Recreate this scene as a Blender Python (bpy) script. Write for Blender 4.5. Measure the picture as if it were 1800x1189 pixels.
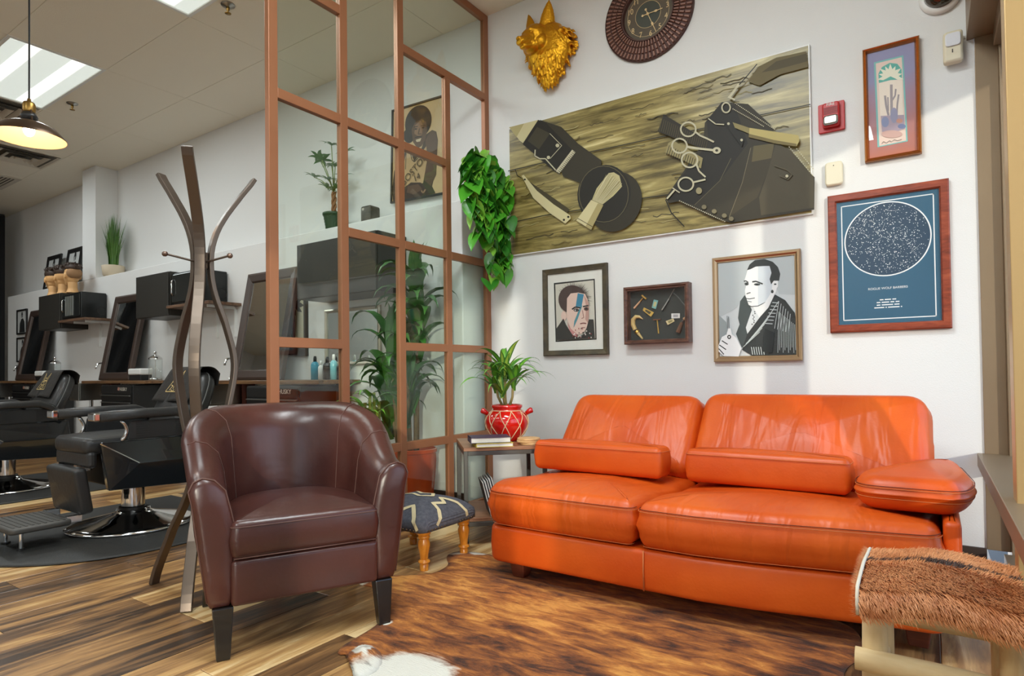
import bpy, bmesh, math, random
from mathutils import Vector, Matrix, noise
random.seed(7)
for o in list(bpy.data.objects):
    bpy.data.objects.remove(o)
SC = bpy.context.scene
COL = SC.collection
K = 0.88          # survey units to metres (every top-level object is scaled once at the end)

# ------------------------------------------------------------------ camera
CF = 1078.6; CC = Vector((2.755, -3.737, 0.9875))
_y, _p, _r = (math.radians(a) for a in (34.314, 0.977, -0.708))
FWD = Vector((-math.sin(_y)*math.cos(_p), math.cos(_y)*math.cos(_p), math.sin(_p)))
_rt = Vector((math.cos(_y), math.sin(_y), 0)); _up = _rt.cross(FWD)
RT = math.cos(_r)*_rt + math.sin(_r)*_up
UP = -math.sin(_r)*_rt + math.cos(_r)*_up
PCY = 594.5 + 38.93
cam_d = bpy.data.cameras.new('camera'); cam = bpy.data.objects.new('camera', cam_d); COL.objects.link(cam)
cam.matrix_world = Matrix(((RT.x, UP.x, -FWD.x, CC.x*K), (RT.y, UP.y, -FWD.y, CC.y*K), (RT.z, UP.z, -FWD.z, CC.z*K), (0, 0, 0, 1)))
cam_d.sensor_width = 36; cam_d.sensor_fit = 'HORIZONTAL'
cam_d.lens = 36*CF/1800; cam_d.shift_y = 38.93/1800; cam_d.clip_start = 0.02; cam_d.clip_end = 300
SC.camera = cam

# ------------------------------------------------------------------ view, sky, sun
SC.view_settings.view_transform = 'Standard'; SC.view_settings.look = 'None'
SC.view_settings.gamma = 1; SC.view_settings.use_curve_mapping = False
SC.view_settings.exposure = 0.5
W = bpy.data.worlds.new('sky'); SC.world = W; W.use_nodes = True
nt = W.node_tree
bgn = nt.nodes['Background']
tc = nt.nodes.new('ShaderNodeTexCoord'); sp = nt.nodes.new('ShaderNodeSeparateXYZ'); rp = nt.nodes.new('ShaderNodeValToRGB')
nt.links.new(tc.outputs['Generated'], sp.inputs[0]); nt.links.new(sp.outputs['Z'], rp.inputs[0])
rp.color_ramp.elements[0].position = 0.0; rp.color_ramp.elements[0].color = (0.86, 0.9, 0.95, 1)
rp.color_ramp.elements[1].position = 0.5; rp.color_ramp.elements[1].color = (0.30, 0.52, 0.9, 1)
nt.links.new(rp.outputs[0], bgn.inputs[0]); bgn.inputs[1].default_value = 2.2
SUN = Vector((-0.77, 1.0, -0.225)).normalized()
sd = bpy.data.lights.new('sun', 'SUN'); sd.energy = 1.3; sd.angle = math.radians(1.0); sd.color = (1.0, 0.90, 0.76)
so = bpy.data.objects.new('sun', sd); COL.objects.link(so); so.location = (8*K, -8*K, 6*K)
so.rotation_euler = SUN.to_track_quat('-Z', 'Y').to_euler()

# ------------------------------------------------------------------ pixel helpers (a pixel gives a direction; the plane gives the distance)
def ray(u, v): return FWD + RT*((u-900)/CF) + UP*((PCY-v)/CF)
def onY(u, v, y): d = ray(u, v); return CC + d*((y-CC.y)/d.y)
def onZ(u, v, z): d = ray(u, v); return CC + d*((z-CC.z)/d.z)

# ------------------------------------------------------------------ materials
def S(r, g, b):
    f = lambda c: (c/255/12.92) if c/255 <= .04045 else ((c/255+.055)/1.055)**2.4
    return (f(r), f(g), f(b), 1)
MATS = {}
def M(name, col, rough=.5, metal=0., vary=None, bump=None, coat=0., emit=None, trans=0., spec=None, sheen=0., stretch=None, rand=None):
    """plain node material; vary=(scale,col2,amount) mottles the colour, bump=(scale,strength) adds fine relief"""
    if name in MATS: return MATS[name]
    m = bpy.data.materials.new(name); m.use_nodes = True; MATS[name] = m
    n = m.node_tree.nodes; l = m.node_tree.links; b = n['Principled BSDF']
    b.inputs['Base Color'].default_value = col; b.inputs['Roughness'].default_value = rough; b.inputs['Metallic'].default_value = metal
    b.inputs['Coat Weight'].default_value = coat; b.inputs['Transmission Weight'].default_value = trans
    if spec is not None: b.inputs['Specular IOR Level'].default_value = spec
    if sheen: b.inputs['Sheen Weight'].default_value = sheen
    m.diffuse_color = col
    if vary or bump:
        t = n.new('ShaderNodeTexCoord'); mp = n.new('ShaderNodeMapping'); l.new(t.outputs['Object'], mp.inputs[0])
        if stretch: mp.inputs['Scale'].default_value = stretch
        src = mp.outputs[0]
    if vary:
        x = n.new('ShaderNodeTexNoise'); x.inputs['Scale'].default_value = vary[0]; x.inputs['Detail'].default_value = 5
        l.new(src, x.inputs[0]); r = n.new('ShaderNodeValToRGB'); l.new(x.outputs['Fac'], r.inputs[0])
        r.color_ramp.elements[0].position = .5-.22/max(vary[2], .1); r.color_ramp.elements[0].color = col
        r.color_ramp.elements[1].position = .5+.22/max(vary[2], .1); r.color_ramp.elements[1].color = vary[1]
        l.new(r.outputs[0], b.inputs['Base Color'])
    if bump:
        x = n.new('ShaderNodeTexNoise'); x.inputs['Scale'].default_value = bump[0]; x.inputs['Detail'].default_value = 4
        l.new(src, x.inputs[0]); u = n.new('ShaderNodeBump'); u.inputs['Strength'].default_value = bump[1]; u.inputs['Distance'].default_value = .01
        l.new(x.outputs['Fac'], u.inputs['Height']); l.new(u.outputs[0], b.inputs['Normal'])
    if emit:
        b.inputs['Emission Color'].default_value = emit[0]; b.inputs['Emission Strength'].default_value = emit[1]
    return m
def flat(r, g, b, rough=.6):
    return M('print_%d_%d_%d' % (r, g, b), S(r, g, b), rough)
def glassmat(name, tint=(1, 1, 1, 1), ior=1.45, rough=0.0, base=0.0):
    """thin clear pane: Fresnel mix of a clear and a mirror-like layer"""
    if name in MATS: return MATS[name]
    m = bpy.data.materials.new(name); m.use_nodes = True; MATS[name] = m
    n = m.node_tree.nodes; l = m.node_tree.links; n.remove(n['Principled BSDF'])
    t = n.new('ShaderNodeBsdfTransparent'); t.inputs[0].default_value = tint
    g = n.new('ShaderNodeBsdfGlossy'); g.inputs['Roughness'].default_value = rough
    f = n.new('ShaderNodeFresnel'); f.inputs[0].default_value = ior
    x = n.new('ShaderNodeMixShader'); fac = f.outputs[0]
    ge = n.new('ShaderNodeNewGeometry'); mi = n.new('ShaderNodeMix'); mi.data_type = 'FLOAT'; l.new(ge.outputs['Backfacing'], mi.inputs[0]); mi.inputs[2].default_value = ior; mi.inputs[3].default_value = 1/ior; l.new(mi.outputs[0], f.inputs[0])
    if base:
        a = n.new('ShaderNodeMath'); a.operation = 'ADD'; a.use_clamp = True; a.inputs[1].default_value = base; l.new(fac, a.inputs[0]); fac = a.outputs[0]
    l.new(fac, x.inputs[0]); l.new(t.outputs[0], x.inputs[1]); l.new(g.outputs[0], x.inputs[2])
    l.new(x.outputs[0], n['Material Output'].inputs[0]); return m

def wood(name, cols, scale=3., stretch=(1, 12, 12), rough=.45, rand=0., bump=.15):
    """grained wood; cols = dark..light; rand mixes in a per-board tone"""
    if name in MATS: return MATS[name]
    m = bpy.data.materials.new(name); m.use_nodes = True; MATS[name] = m
    n = m.node_tree.nodes; l = m.node_tree.links; b = n['Principled BSDF']
    t = n.new('ShaderNodeTexCoord'); mp = n.new('ShaderNodeMapping'); l.new(t.outputs['Object'], mp.inputs[0]); mp.inputs['Scale'].default_value = stretch
    oi = n.new('ShaderNodeObjectInfo')
    ad = n.new('ShaderNodeVectorMath'); ad.operation = 'ADD'; l.new(mp.outputs[0], ad.inputs[0])
    sc = n.new('ShaderNodeMath'); sc.operation = 'MULTIPLY'; sc.inputs[1].default_value = 97.; l.new(oi.outputs['Random'], sc.inputs[0])
    l.new(sc.outputs[0], ad.inputs[1])
    x = n.new('ShaderNodeTexNoise'); x.inputs['Scale'].default_value = scale; x.inputs['Detail'].default_value = 8; x.inputs['Roughness'].default_value = .62
    x.inputs['Distortion'].default_value = .5; l.new(ad.outputs[0], x.inputs[0])
    fac = x.outputs['Fac']
    if rand:
        a = n.new('ShaderNodeMath'); a.operation = 'MULTIPLY_ADD'; a.inputs[1].default_value = rand; l.new(oi.outputs['Random'], a.inputs[0])
        s2 = n.new('ShaderNodeMath'); s2.operation = 'SUBTRACT'; s2.inputs[1].default_value = rand/2; l.new(fac, s2.inputs[0]); l.new(s2.outputs[0], a.inputs[2]); fac = a.outputs[0]
    r = n.new('ShaderNodeValToRGB'); l.new(fac, r.inputs[0]); e = r.color_ramp.elements
    while len(e) < len(cols): e.new(.5)
    for i, c in enumerate(cols): e[i].position = .26+.48*i/(len(cols)-1); e[i].color = c
    l.new(r.outputs[0], b.inputs['Base Color']); b.inputs['Roughness'].default_value = rough
    u = n.new('ShaderNodeBump'); u.inputs['Strength'].default_value = bump; u.inputs['Distance'].default_value = .004
    l.new(x.outputs['Fac'], u.inputs['Height']); l.new(u.outputs[0], b.inputs['Normal']); return m

# ------------------------------------------------------------------ mesh builder
def sstep(a, b, x):
    t = min(1, max(0, (x-a)/(b-a))); return t*t*(3-2*t)
def rpoly(pts, r, seg=5):
    """polygon with rounded corners (counter-clockwise); r one radius or one per corner"""
    out = []; n = len(pts)
    for i in range(n):
        p = Vector(pts[i]); a = Vector(pts[i-1]); b = Vector(pts[(i+1) % n]); rr = r[i] if isinstance(r, (list, tuple)) else r
        da = (a-p); db = (b-p); k = min(rr, da.length*.48, db.length*.48)
        if k < 1e-4: out.append(p); continue
        s = p+da.normalized()*k; e = p+db.normalized()*k
        for j in range(seg+1):
            t = j/seg; out.append(s*(1-t)**2+p*2*t*(1-t)+e*t*t)
    return [(v.x, v.y) for v in out]
def rect(x0, x1, y0, y1): return [(x0, y0), (x1, y0), (x1, y1), (x0, y1)]
class MB:
    def __init__(s): s.v = []; s.f = []
    def add(s, v, f, m=None):
        o = len(s.v); s.v += [(m @ Vector(p)) if m else Vector(p) for p in v]; s.f += [[i+o for i in q] for q in f]; return s
    def box(s, x0, x1, y0, y1, z0, z1, m=None):
        v = [(x, y, z) for z in (z0, z1) for y in (y0, y1) for x in (x0, x1)]
        return s.add(v, [(0, 2, 3, 1), (4, 5, 7, 6), (0, 1, 5, 4), (2, 6, 7, 3), (0, 4, 6, 2), (1, 3, 7, 5)], m)
    def prism(s, poly, z0, z1, m=None):
        n = len(poly); v = [(p[0], p[1], z0) for p in poly]+[(p[0], p[1], z1) for p in poly]
        return s.add(v, [list(range(n))[::-1], list(range(n, 2*n))]+[(i, (i+1) % n, n+(i+1) % n, n+i) for i in range(n)], m)
    def rings(s, rs, cap0=True, cap1=True, m=None):
        """stack of equally long closed loops"""
        n = len(rs[0]); v = [p for r in rs for p in r]; f = []
        for k in range(len(rs)-1):
            for i in range(n): f.append((k*n+i, k*n+(i+1) % n, (k+1)*n+(i+1) % n, (k+1)*n+i))
        if cap0: f.append(list(range(n))[::-1])
        if cap1: f.append(list(range((len(rs)-1)*n, len(rs)*n)))
        return s.add(v, f, m)
    def lathe(s, prof, seg=32, m=None, cap=True):
        rs = [[(r*math.cos(2*math.pi*i/seg), r*math.sin(2*math.pi*i/seg), z) for i in range(seg)] for r, z in prof]
        return s.rings(rs, cap, cap, m)
    def cyl(s, a, b, r0, r1=None, seg=14):
        a = Vector(a); b = Vector(b); r1 = r0 if r1 is None else r1
        return s.tube([a, b], [r0, r1], seg)
    def tube(s, path, rad, seg=8, closed=False, prof=None, upv=None):
        P = [Vector(p) for p in path]; n = len(P); rs = []; ref = Vector(upv) if upv else None; last = None
        for i in range(n):
            d = (P[(i+1) % n]-P[i-1]) if closed else (P[min(i+1, n-1)]-P[max(i-1, 0)])
            d = d.normalized() if d.length > 1e-9 else Vector((0, 0, 1))
            if ref is not None: u = ref-d*ref.dot(d)
            elif last is not None: u = last-d*last.dot(d)
            else: u = Vector((0, 0, 1)) if abs(d.z) < .9 else Vector((1, 0, 0)); u = u-d*u.dot(d)
            u = u.normalized(); last = u; w = d.cross(u); r = rad[i] if isinstance(rad, (list, tuple)) else rad
            if prof: rs.append([P[i]+w*(a*r)+u*(b*r) for a, b in prof])
            else: rs.append([P[i]+w*(r*math.cos(2*math.pi*k/seg))+u*(r*math.sin(2*math.pi*k/seg)) for k in range(seg)])
        if closed: rs.append(rs[0])
        return s.rings(rs, not closed, not closed)
    def ball(s, c, rx, ry=None, rz=None, seg=16, m=None):
        ry = ry or rx; rz = rz or rx; rs = []
        for k in range(1, seg//2):
            a = math.pi*k/(seg//2)
            rs.append([(c[0]+rx*math.sin(a)*math.cos(2*math.pi*i/seg), c[1]+ry*math.sin(a)*math.sin(2*math.pi*i/seg), c[2]-rz*math.cos(a)) for i in range(seg)])
        return s.rings(rs, True, True, m)
    def pad(s, poly, z0, z1, r, puff=0., bulge=0., m=None, steps=4, low=0.):
        """upholstered slab over a convex outline: rounded rims, puffed top"""
        P = []
        for p, q in zip(poly, poly[1:]+poly[:1]):
            p, q = Vector(p), Vector(q); k = max(1, int((q-p).length/.06)); P += [p+(q-p)*i/k for i in range(k)]
        n = len(P); c = sum(P, Vector((0, 0)))/n; nor = []
        for i in range(n):
            t = (P[(i+1) % n]-P[i-1]).normalized(); nor.append(Vector((t.y, -t.x)))
        r = min(r, (z1-z0)/2); rs = []
        for k in (.25, .6, .85): rs.append([tuple((c+(P[i]-nor[i]*r-c)*k))+(z0-low*(1-k*k),) for i in range(n)])
        for k in range(steps+1):
            a = math.pi/2*k/steps; rs.append([tuple(P[i]-nor[i]*(r*(1-math.sin(a))))+(z0+r*(1-math.cos(a)),) for i in range(n)])
        if bulge: rs.append([tuple(P[i]+nor[i]*bulge)+((z0+z1)/2,) for i in range(n)])
        for k in range(steps+1):
            a = math.pi/2*k/steps; rs.append([tuple(P[i]-nor[i]*(r*(1-math.cos(a))))+(z1-r*(1-math.sin(a)),) for i in range(n)])
        for k in (.94, .85, .72, .58, .44, .3, .17, .06): rs.append([tuple(c+(P[i]-nor[i]*r-c)*k)+(z1+puff*(1-k*k),) for i in range(n)])
        return s.rings(rs, True, True, m)
    def grid(s, fn, nu, nv, closed_u=False):
        v = [fn(i/nu, j/nv) for j in range(nv+1) for i in range(nu+1)]; w = nu+1
        return s.add(v, [(j*w+i, j*w+i+1, (j+1)*w+i+1, (j+1)*w+i) for j in range(nv) for i in range(nu)])
    def mesh(s, name, mat, smooth=False):
        me = bpy.data.meshes.new(name); me.from_pydata([tuple(p) for p in s.v], [], s.f); me.update()
        bm = bmesh.new(); bm.from_mesh(me); bmesh.ops.recalc_face_normals(bm, faces=bm.faces); bm.to_mesh(me); bm.free()
        if mat: me.materials.append(mat)
        if smooth: me.polygons.foreach_set('use_smooth', [True]*len(me.polygons))
        return me
    def build(s, name, mat, parent=None, smooth=False, bevel=0., world=False, angle=None, label=None):
        if world and parent is not None:
            inv = (Matrix.Translation(parent.location) @ parent.rotation_euler.to_matrix().to_4x4()).inverted()
            s.v = [inv @ p for p in s.v]
        o = bpy.data.objects.new(name, s.mesh(name, mat, smooth)); COL.objects.link(o)
        if parent is not None: o.parent = parent
        if bevel:
            b = o.modifiers.new('edge', 'BEVEL'); b.width = bevel; b.segments = 2; b.limit_method = 'ANGLE'; b.angle_limit = math.radians(40)
        if angle:
            o.data.set_sharp_from_angle(angle=math.radians(angle))
        if label: o['label'] = label
        return o
def thing(name, label, cat, loc=(0, 0, 0), rz=0., group=None):
    o = bpy.data.objects.new(name, None); COL.objects.link(o); o.location = loc; o.rotation_euler = (0, 0, rz); o.empty_display_size = .1
    o['label'] = label; o['category'] = cat
    if group: o['group'] = group
    return o
def tag(o, label, cat, group=None):
    o['label'] = label; o['category'] = cat
    if group: o['group'] = group
    return o
def struct(o, label=None):
    o['kind'] = 'structure'
    if label: o['label'] = label
    return o
def org(o):
    """move a single-mesh thing's origin to the middle of its base"""
    vs = o.data.vertices; xs = [v.co.x for v in vs]; ys = [v.co.y for v in vs]; zs = [v.co.z for v in vs]
    c = Vector(((min(xs)+max(xs))/2, (min(ys)+max(ys))/2, min(zs))); o.data.transform(Matrix.Translation(-c)); o.location = c; return o
def copy_tree(o, parent=None):
    c = o.copy(); COL.objects.link(c); c.parent = parent
    for ch in [x for x in bpy.data.objects if x.parent == o]: copy_tree(ch, c)
    return c
def text_mb(txt, size, depth=.0008):
    """lettering as flat geometry in x,y (centred); returns MB"""
    cu = bpy.data.curves.new('t', 'FONT'); cu.body = txt; cu.size = size; cu.align_x = 'CENTER'; cu.align_y = 'CENTER'; cu.extrude = depth
    ob = bpy.data.objects.new('t', cu); COL.objects.link(ob); dg = bpy.context.evaluated_depsgraph_get()
    me = bpy.data.meshes.new_from_object(ob.evaluated_get(dg)); b = MB(); b.add([tuple(v.co) for v in me.vertices], [list(p.vertices) for p in me.polygons])
    bpy.data.objects.remove(ob); bpy.data.meshes.remove(me); return b
WALLM = lambda x, y, z: Matrix(((1, 0, 0, x), (0, 0, -1, y), (0, 1, 0, z), (0, 0, 0, 1)))   # local x,y -> wall x,z; local z -> out of the wall (-y)

# ------------------------------------------------------------------ palette
WALL = M('wall_paint', S(228, 228, 226), .7, bump=(160, .12))
CEIL = M('ceiling_tile', S(240, 233, 216), .85, bump=(120, .1))
CEILG = M('ceiling_grid', S(233, 227, 210), .7)
COPPER = M('copper_brown_paint', S(150, 98, 66), .4, .25, vary=(3, S(168, 114, 80), .6))
BLACK = M('black_satin', S(30, 29, 28), .38)
BLACKM = M('black_matte', S(34, 33, 32), .7)
BLKLEA = M('black_vinyl', S(42, 41, 40), .42, bump=(45, .15), coat=.1)
CHROME = M('chrome', S(225, 225, 225), .08, 1.)
STEEL = M('brushed_steel', S(170, 168, 162), .32, 1.)
DARKMET = M('dark_steel', S(58, 57, 55), .4, .7)
BRONZE = M('bronze_anodised', S(134, 114, 90), .42, .4, vary=(2, S(150, 130, 104), .5))
BRONZEL = M('bronze_light', S(188, 156, 106), .4, .4)
GOLD = M('gold_leaf', S(222, 160, 36), .36, .9, bump=(70, .35))
WHITEP = M('white_plastic', S(232, 232, 228), .4)
CREAM = M('cream_plastic', S(226, 218, 192), .45)
GLASS = glassmat('partition_glass', (.93, .97, .94, 1), 1.5)
PICGL = glassmat('picture_glass', (1, 1, 1, 1), 1.3)
CLEAR = glassmat('clear_glass', (.96, .98, .97, 1), 1.4, 0., .03)
MIRROR = M('mirror_silver', S(225, 228, 226), .02, 1.)
SHELFW = wood('shelf_wood', [S(70, 48, 36), S(108, 80, 60), S(132, 102, 78)], 3., (1.2, 14, 14))
# ================================================================== structure
ZC = 3.69
floorm = wood('floor_slab_wood', [S(70, 52, 36), S(128, 94, 60), S(178, 138, 86)], 2.2, (7, .6, 1), .3, 0., .1)
fl = struct(MB().box(-12, 3.0, -6.2, .15, -.06, -.006).build('floor', floorm))
plankm = wood('floor_plank_wood', [S(64, 48, 36), S(118, 86, 56), S(164, 122, 76), S(198, 156, 100), S(228, 198, 146)], 2.4, (9, .8, 1), .3, .5, .12)
PWD = .186; pl_mesh = {}
def plank(x, y0, y1):
    key = round(y1-y0, 3)
    if key not in pl_mesh:
        L = y1-y0; pl_mesh[key] = MB().rings([[(-PWD/2+e, -L/2+e, z), (PWD/2-e, -L/2+e, z), (PWD/2-e, L/2-e, z), (-PWD/2+e, L/2-e, z)] for e, z in ((.0012, -.006), (.0012, -.0012), (.003, 0.))]).mesh('plank', plankm)
    o = bpy.data.objects.new('plank', pl_mesh[key]); COL.objects.link(o); o.parent = fl; o.location = (x, (y0+y1)/2, 0)
nx = int((2.95+3.3)/PWD); LP = 1.35
for i in range(nx):
    x = 2.95-PWD*(i+.5); off = [0, .47, .93, .22, .7, 1.15][i % 6]; top = -.002 if x > -.04 else -.262
    ys = [top]+[y for y in [top-off-.12-LP*k for k in range(4)] if y > -4.25]+[-4.3]
    for a, b in zip(ys, ys[1:]): plank(x, round(b, 3), round(a, 3))

ce = struct(MB().box(-12, 3.05, -6.2, .15, ZC+.006, ZC+.12).build('ceiling', CEILG))
TX = [-.42+1.397*k for k in range(-8, 3)]; TY = [0., -.6]+[-.6-.7*k for k in range(1, 9)]
tro = [(-4.611, -2.0), (-1.817, -2.0), (-7.405, -2.0), (.977, -4.8), (-1.817, -4.8), (-4.611, -4.8), (-7.405, -4.8), (.977, -2.7)]  # panels after the first two are out of view, added for even light
vents = [(-5.31, -2.0), (-6.77, -1.3), (-8.2, -1.3)]
til = {}
for x0, x1 in zip(TX, TX[1:]):
    for y1, y0 in zip(TY, TY[1:]):
        if any(abs(x0-a) < .05 and abs(y0-b) < .05 for a, b in tro): continue
        if x0 > 2.4 or x1 < -9.6: continue
        x1c = min(x1, 2.955); key = (round(x1c-x0, 2), round(y1-y0, 2))
        if key not in til:
            w, h = (x1c-x0)/2-.002, (y1-y0)/2-.002; til[key] = MB().box(-w, w, -h, h, .002, .006).mesh('ceiling_tile', CEIL)
        o = bpy.data.objects.new('ceiling_tile', til[key]); COL.objects.link(o); o.parent = ce; o.location = ((x0+x1c)/2, (y0+y1)/2, ZC)
struct(MB().box(-12, 2.96, 0, .15, 0, ZC+.1).build('wall_back', WALL))
lw = struct(MB().box(-9.16, -.045, -.26, .0, 0, 2.24).build('wall_lower', WALL, bevel=.008))
struct(MB().box(-6.45, -6.06, -.26, .0, 2.24, ZC).build('wall_pilaster', WALL))
struct(MB().box(-12.1, -12, -6.2, .15, 0, ZC+.1).build('wall_left', WALL))
struct(MB().box(-12, 3.1, -6.3, -6.2, 0, ZC+.1).build('wall_front', WALL))
BASEB = M('dark_baseboard', S(62, 48, 40), .5)
struct(MB().box(.02, 2.96, -.014, 0, 0, .105).build('baseboard_back', BASEB, bevel=.003))
struct(MB().box(-9.16, -.045, -.274, -.26, 0, .105).build('baseboard_lower', BASEB, bevel=.003))

# ---- storefront glazing on the right: jamb, header, mullions, ledge, panes
XW = 2.96
wr = struct(MB().box(XW, 3.12, -6.2, 0, 2.95, ZC+.1).build('wall_right', WALL))
w1 = bpy.data.objects.new('window_1', None); COL.objects.link(w1); w1.location = (3.02, -3, 0); w1['kind'] = 'structure'
MB().box(XW, 3.05, -.012, .0, .1, 2.58).build('jamb', BRONZE, w1, world=True, bevel=.002)
MB().box(3.05, 3.14, -.06, .15, 0, 2.95).build('jamb', BRONZE, w1, world=True, bevel=.002)
MB().box(2.93, 3.12, -6.2, -.001, 2.58, 2.95).build('header', BRONZE, w1, world=True, bevel=.002)
MB().box(3.03, 3.12, -6.2, -.06, 2.50, 2.58).build('header', BRONZE, w1, world=True, bevel=.002)
MB().box(2.932, 3.12, -6.2, -.001, .495, .56).build('ledge', BRONZE, w1, world=True, bevel=.003)
MB().box(3.02, 3.12, -6.2, -.06, 0, .1).build('bottom_rail', BRONZE, w1, world=True, bevel=.002)
for ym in (-1.25, -2.62, -4.0, -5.35):
    MB().box(2.965, 3.12, ym-.05, ym+.05, .0, 2.58).build('mullion', BRONZEL, w1, world=True, bevel=.003)
yy = [-.06, -1.2, -1.3, -2.57, -2.67, -3.95, -4.05, -5.3, -5.4, -6.2]
for a, b in zip(yy[::2], yy[1::2]):
    for z0, z1 in ((.56, 2.5), (.1, .495)):
        MB().box(3.064, 3.07, b, a, z0, z1).build('glass_pane', CLEAR, w1, world=True)

# ---- outside: pavement, road, added, unseen overhang and pier that shade the glazing, low wall with planting far off
PAVE = M('pavement', S(112, 108, 102), .9, vary=(4, S(94, 91, 86), .5))
struct(MB().box(3.0, 9, -20, 40, -.16, -.061).build('pavement', PAVE))
struct(MB().box(9, 70, -40, 90, -.3, -.2).build('road', M('asphalt', S(95, 95, 98), .9, vary=(6, S(78, 78, 82), .5))))
struct(MB().box(3.12, 4.0, -6.3, .15, 2.62, 2.95).build('sun_block_canopy', BRONZE))  # unseen overhang added to lower the sun's upper edge on the wall
struct(MB().box(3.95, 4.4, -4.75, -3.35, -.061, 2.62).build('sun_block_pier', M('stucco', S(190, 172, 150), .9, bump=(60, .4))))  # unseen column added to keep sun off the middle of the wall
struct(MB().box(3.12, 3.6, .15, 12, -.061, 3.6).build('neighbour_facade', M('facade_grey', S(160, 160, 158), .8)))
def parked_car(x, y):
    c = thing('parked_car', 'dark saloon car parked outside beyond the shop window', 'car', (x, y, -.2))
    side = [(-2.1, .35), (2.1, .35), (2.15, .8), (1.3, .95), (.7, 1.42), (-.9, 1.42), (-1.5, .98), (-2.15, .9)]
    m = Matrix(((0, 0, 1, -.85), (1, 0, 0, 0), (0, 1, 0, 0), (0, 0, 0, 1)))
    MB().prism(side, 0, 1.7, m).build('body', M('car_paint', S(40, 44, 52), .25, coat=.6), c, bevel=.06)
    g = [(.62, 1.36), (-.82, 1.36), (-1.3, .99), (1.12, .99)]
    MB().prism(g, -.01, 1.72, m).build('side_window', M('car_glass', S(25, 30, 34), .1), c)
    for sx in (-.78, .78):
        for sy in (-1.3, 1.3): MB().cyl((sx-.1, sy, .32), (sx+.1, sy, .32), .32, seg=20).build('wheel', BLACKM, c)
parked_car(12.2, 62)

# ---- lights on the ceiling
DIFF = M('light_diffuser', S(240, 246, 242), .5, emit=((.9, 1., .94, 1), .4))
TUBE = M('light_tube_glow', S(255, 255, 252), .5, emit=((1., 1., .97, 1), .68))
for i, (x, y) in enumerate(tro):
    t = thing('ceiling_light', ['recessed fluorescent ceiling panel above the hanging lamp', 'recessed fluorescent ceiling panel beside the copper glass partition', 'recessed fluorescent ceiling panel'][min(i, 2)], 'ceiling light', (x+.7, y+.35, ZC), 0, 'fluorescent ceiling panels')
    f = MB()
    for a, b, c, d in ((-.7, .7, -.35, -.325), (-.7, .7, .325, .35), (-.7, -.675, -.325, .325), (.675, .7, -.325, .325)): f.box(a, b, c, d, -.006, .02)
    f.build('frame', WHITEP, t)
    MB().box(-.675, .675, -.325, .325, .004, .012).build('diffuser', DIFF, t)
    for yt in (-.16, .16): MB().box(-.655, .655, yt-.05, yt+.05, .001, .004).build('tube_glow', TUBE, t)
    ld = bpy.data.lights.new('panel_light', 'AREA'); ld.shape = 'RECTANGLE'; ld.size = 1.3*K; ld.size_y = .6*K; ld.energy = 38 if x > .5 else 15; ld.color = (.9, .98, 1.)
    lo = bpy.data.objects.new('panel_light', ld); COL.objects.link(lo); lo.parent = t; lo.location = (0, 0, -.02)
for i, (x, y) in enumerate(vents[:2]):
    t = thing('ceiling_vent', ['square white air diffuser next to the lit ceiling panel', 'square white air diffuser behind the hanging lamp'][i], 'vent', (x+.34, y+.35, ZC), 0, 'ceiling air diffusers')
    for k, (r, z) in enumerate(((.33, -.004), (.25, -.016), (.17, -.028), (.09, -.036))):
        b = MB(); w = .05
        b.rings([[(sx*q, sy*q, zz) for sx, sy in ((-1, -1), (1, -1), (1, 1), (-1, 1))] for q, zz in ((r, z), (r-w, z+.02), (r-w-.004, z+.02), (r-.004, z-.004))], False, False).build('vane', M('vent_white', S(205, 198, 184), .6), t)
    MB().box(-.04, .04, -.04, .04, -.034, -.02).build('centre_plate', MATS['vent_white'], t)
    MB().box(-.3, .3, -.3, .3, .0015, .004).build('duct_opening', M('duct_grey', S(92, 88, 80), .9), t)
x, y = vents[2]
t = thing('return_grille', 'louvred return air grille in the ceiling towards the dark curtain', 'vent', (x+.34, y+.35, ZC))
b = MB()
for a, c, d, e in ((-.4, .4, -.35, -.29), (-.4, .4, .29, .35), (-.4, -.34, -.29, .29), (.34, .4, -.29, .29)): b.box(a, c, d, e, -.008, .002)
b.build('frame', MATS['vent_white'], t)
for k in range(14): MB().box(-.34, .34, -.28+k*.041, -.262+k*.041, -.006, -.001).build('louvre', MATS['vent_white'], t)
MB().box(-.34, .34, -.29, .29, .001, .003).build('duct_opening', M('duct_grey', S(92, 88, 80), .9), t)
for x, y, lb in ((-4.22, -1.19, 'small brass fire sprinkler near the lit panel above the lamp'), (-1.44, -1.22, 'small brass fire sprinkler near the copper glass partition')):
    t = thing('fire_sprinkler', lb, 'sprinkler', (x, y, ZC), 0, 'ceiling fire sprinklers')
    MB().lathe([(.05, 0), (.048, -.006), (.02, -.012), (.018, -.016)], 18).build('escutcheon', STEEL, t, True)
    MB().lathe([(.012, -.014), (.012, -.04), (.006, -.045), (.006, -.06), (.022, -.062), (.022, -.066)], 14).build('head', M('brass', S(150, 120, 66), .35, 1.), t, True)

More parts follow.
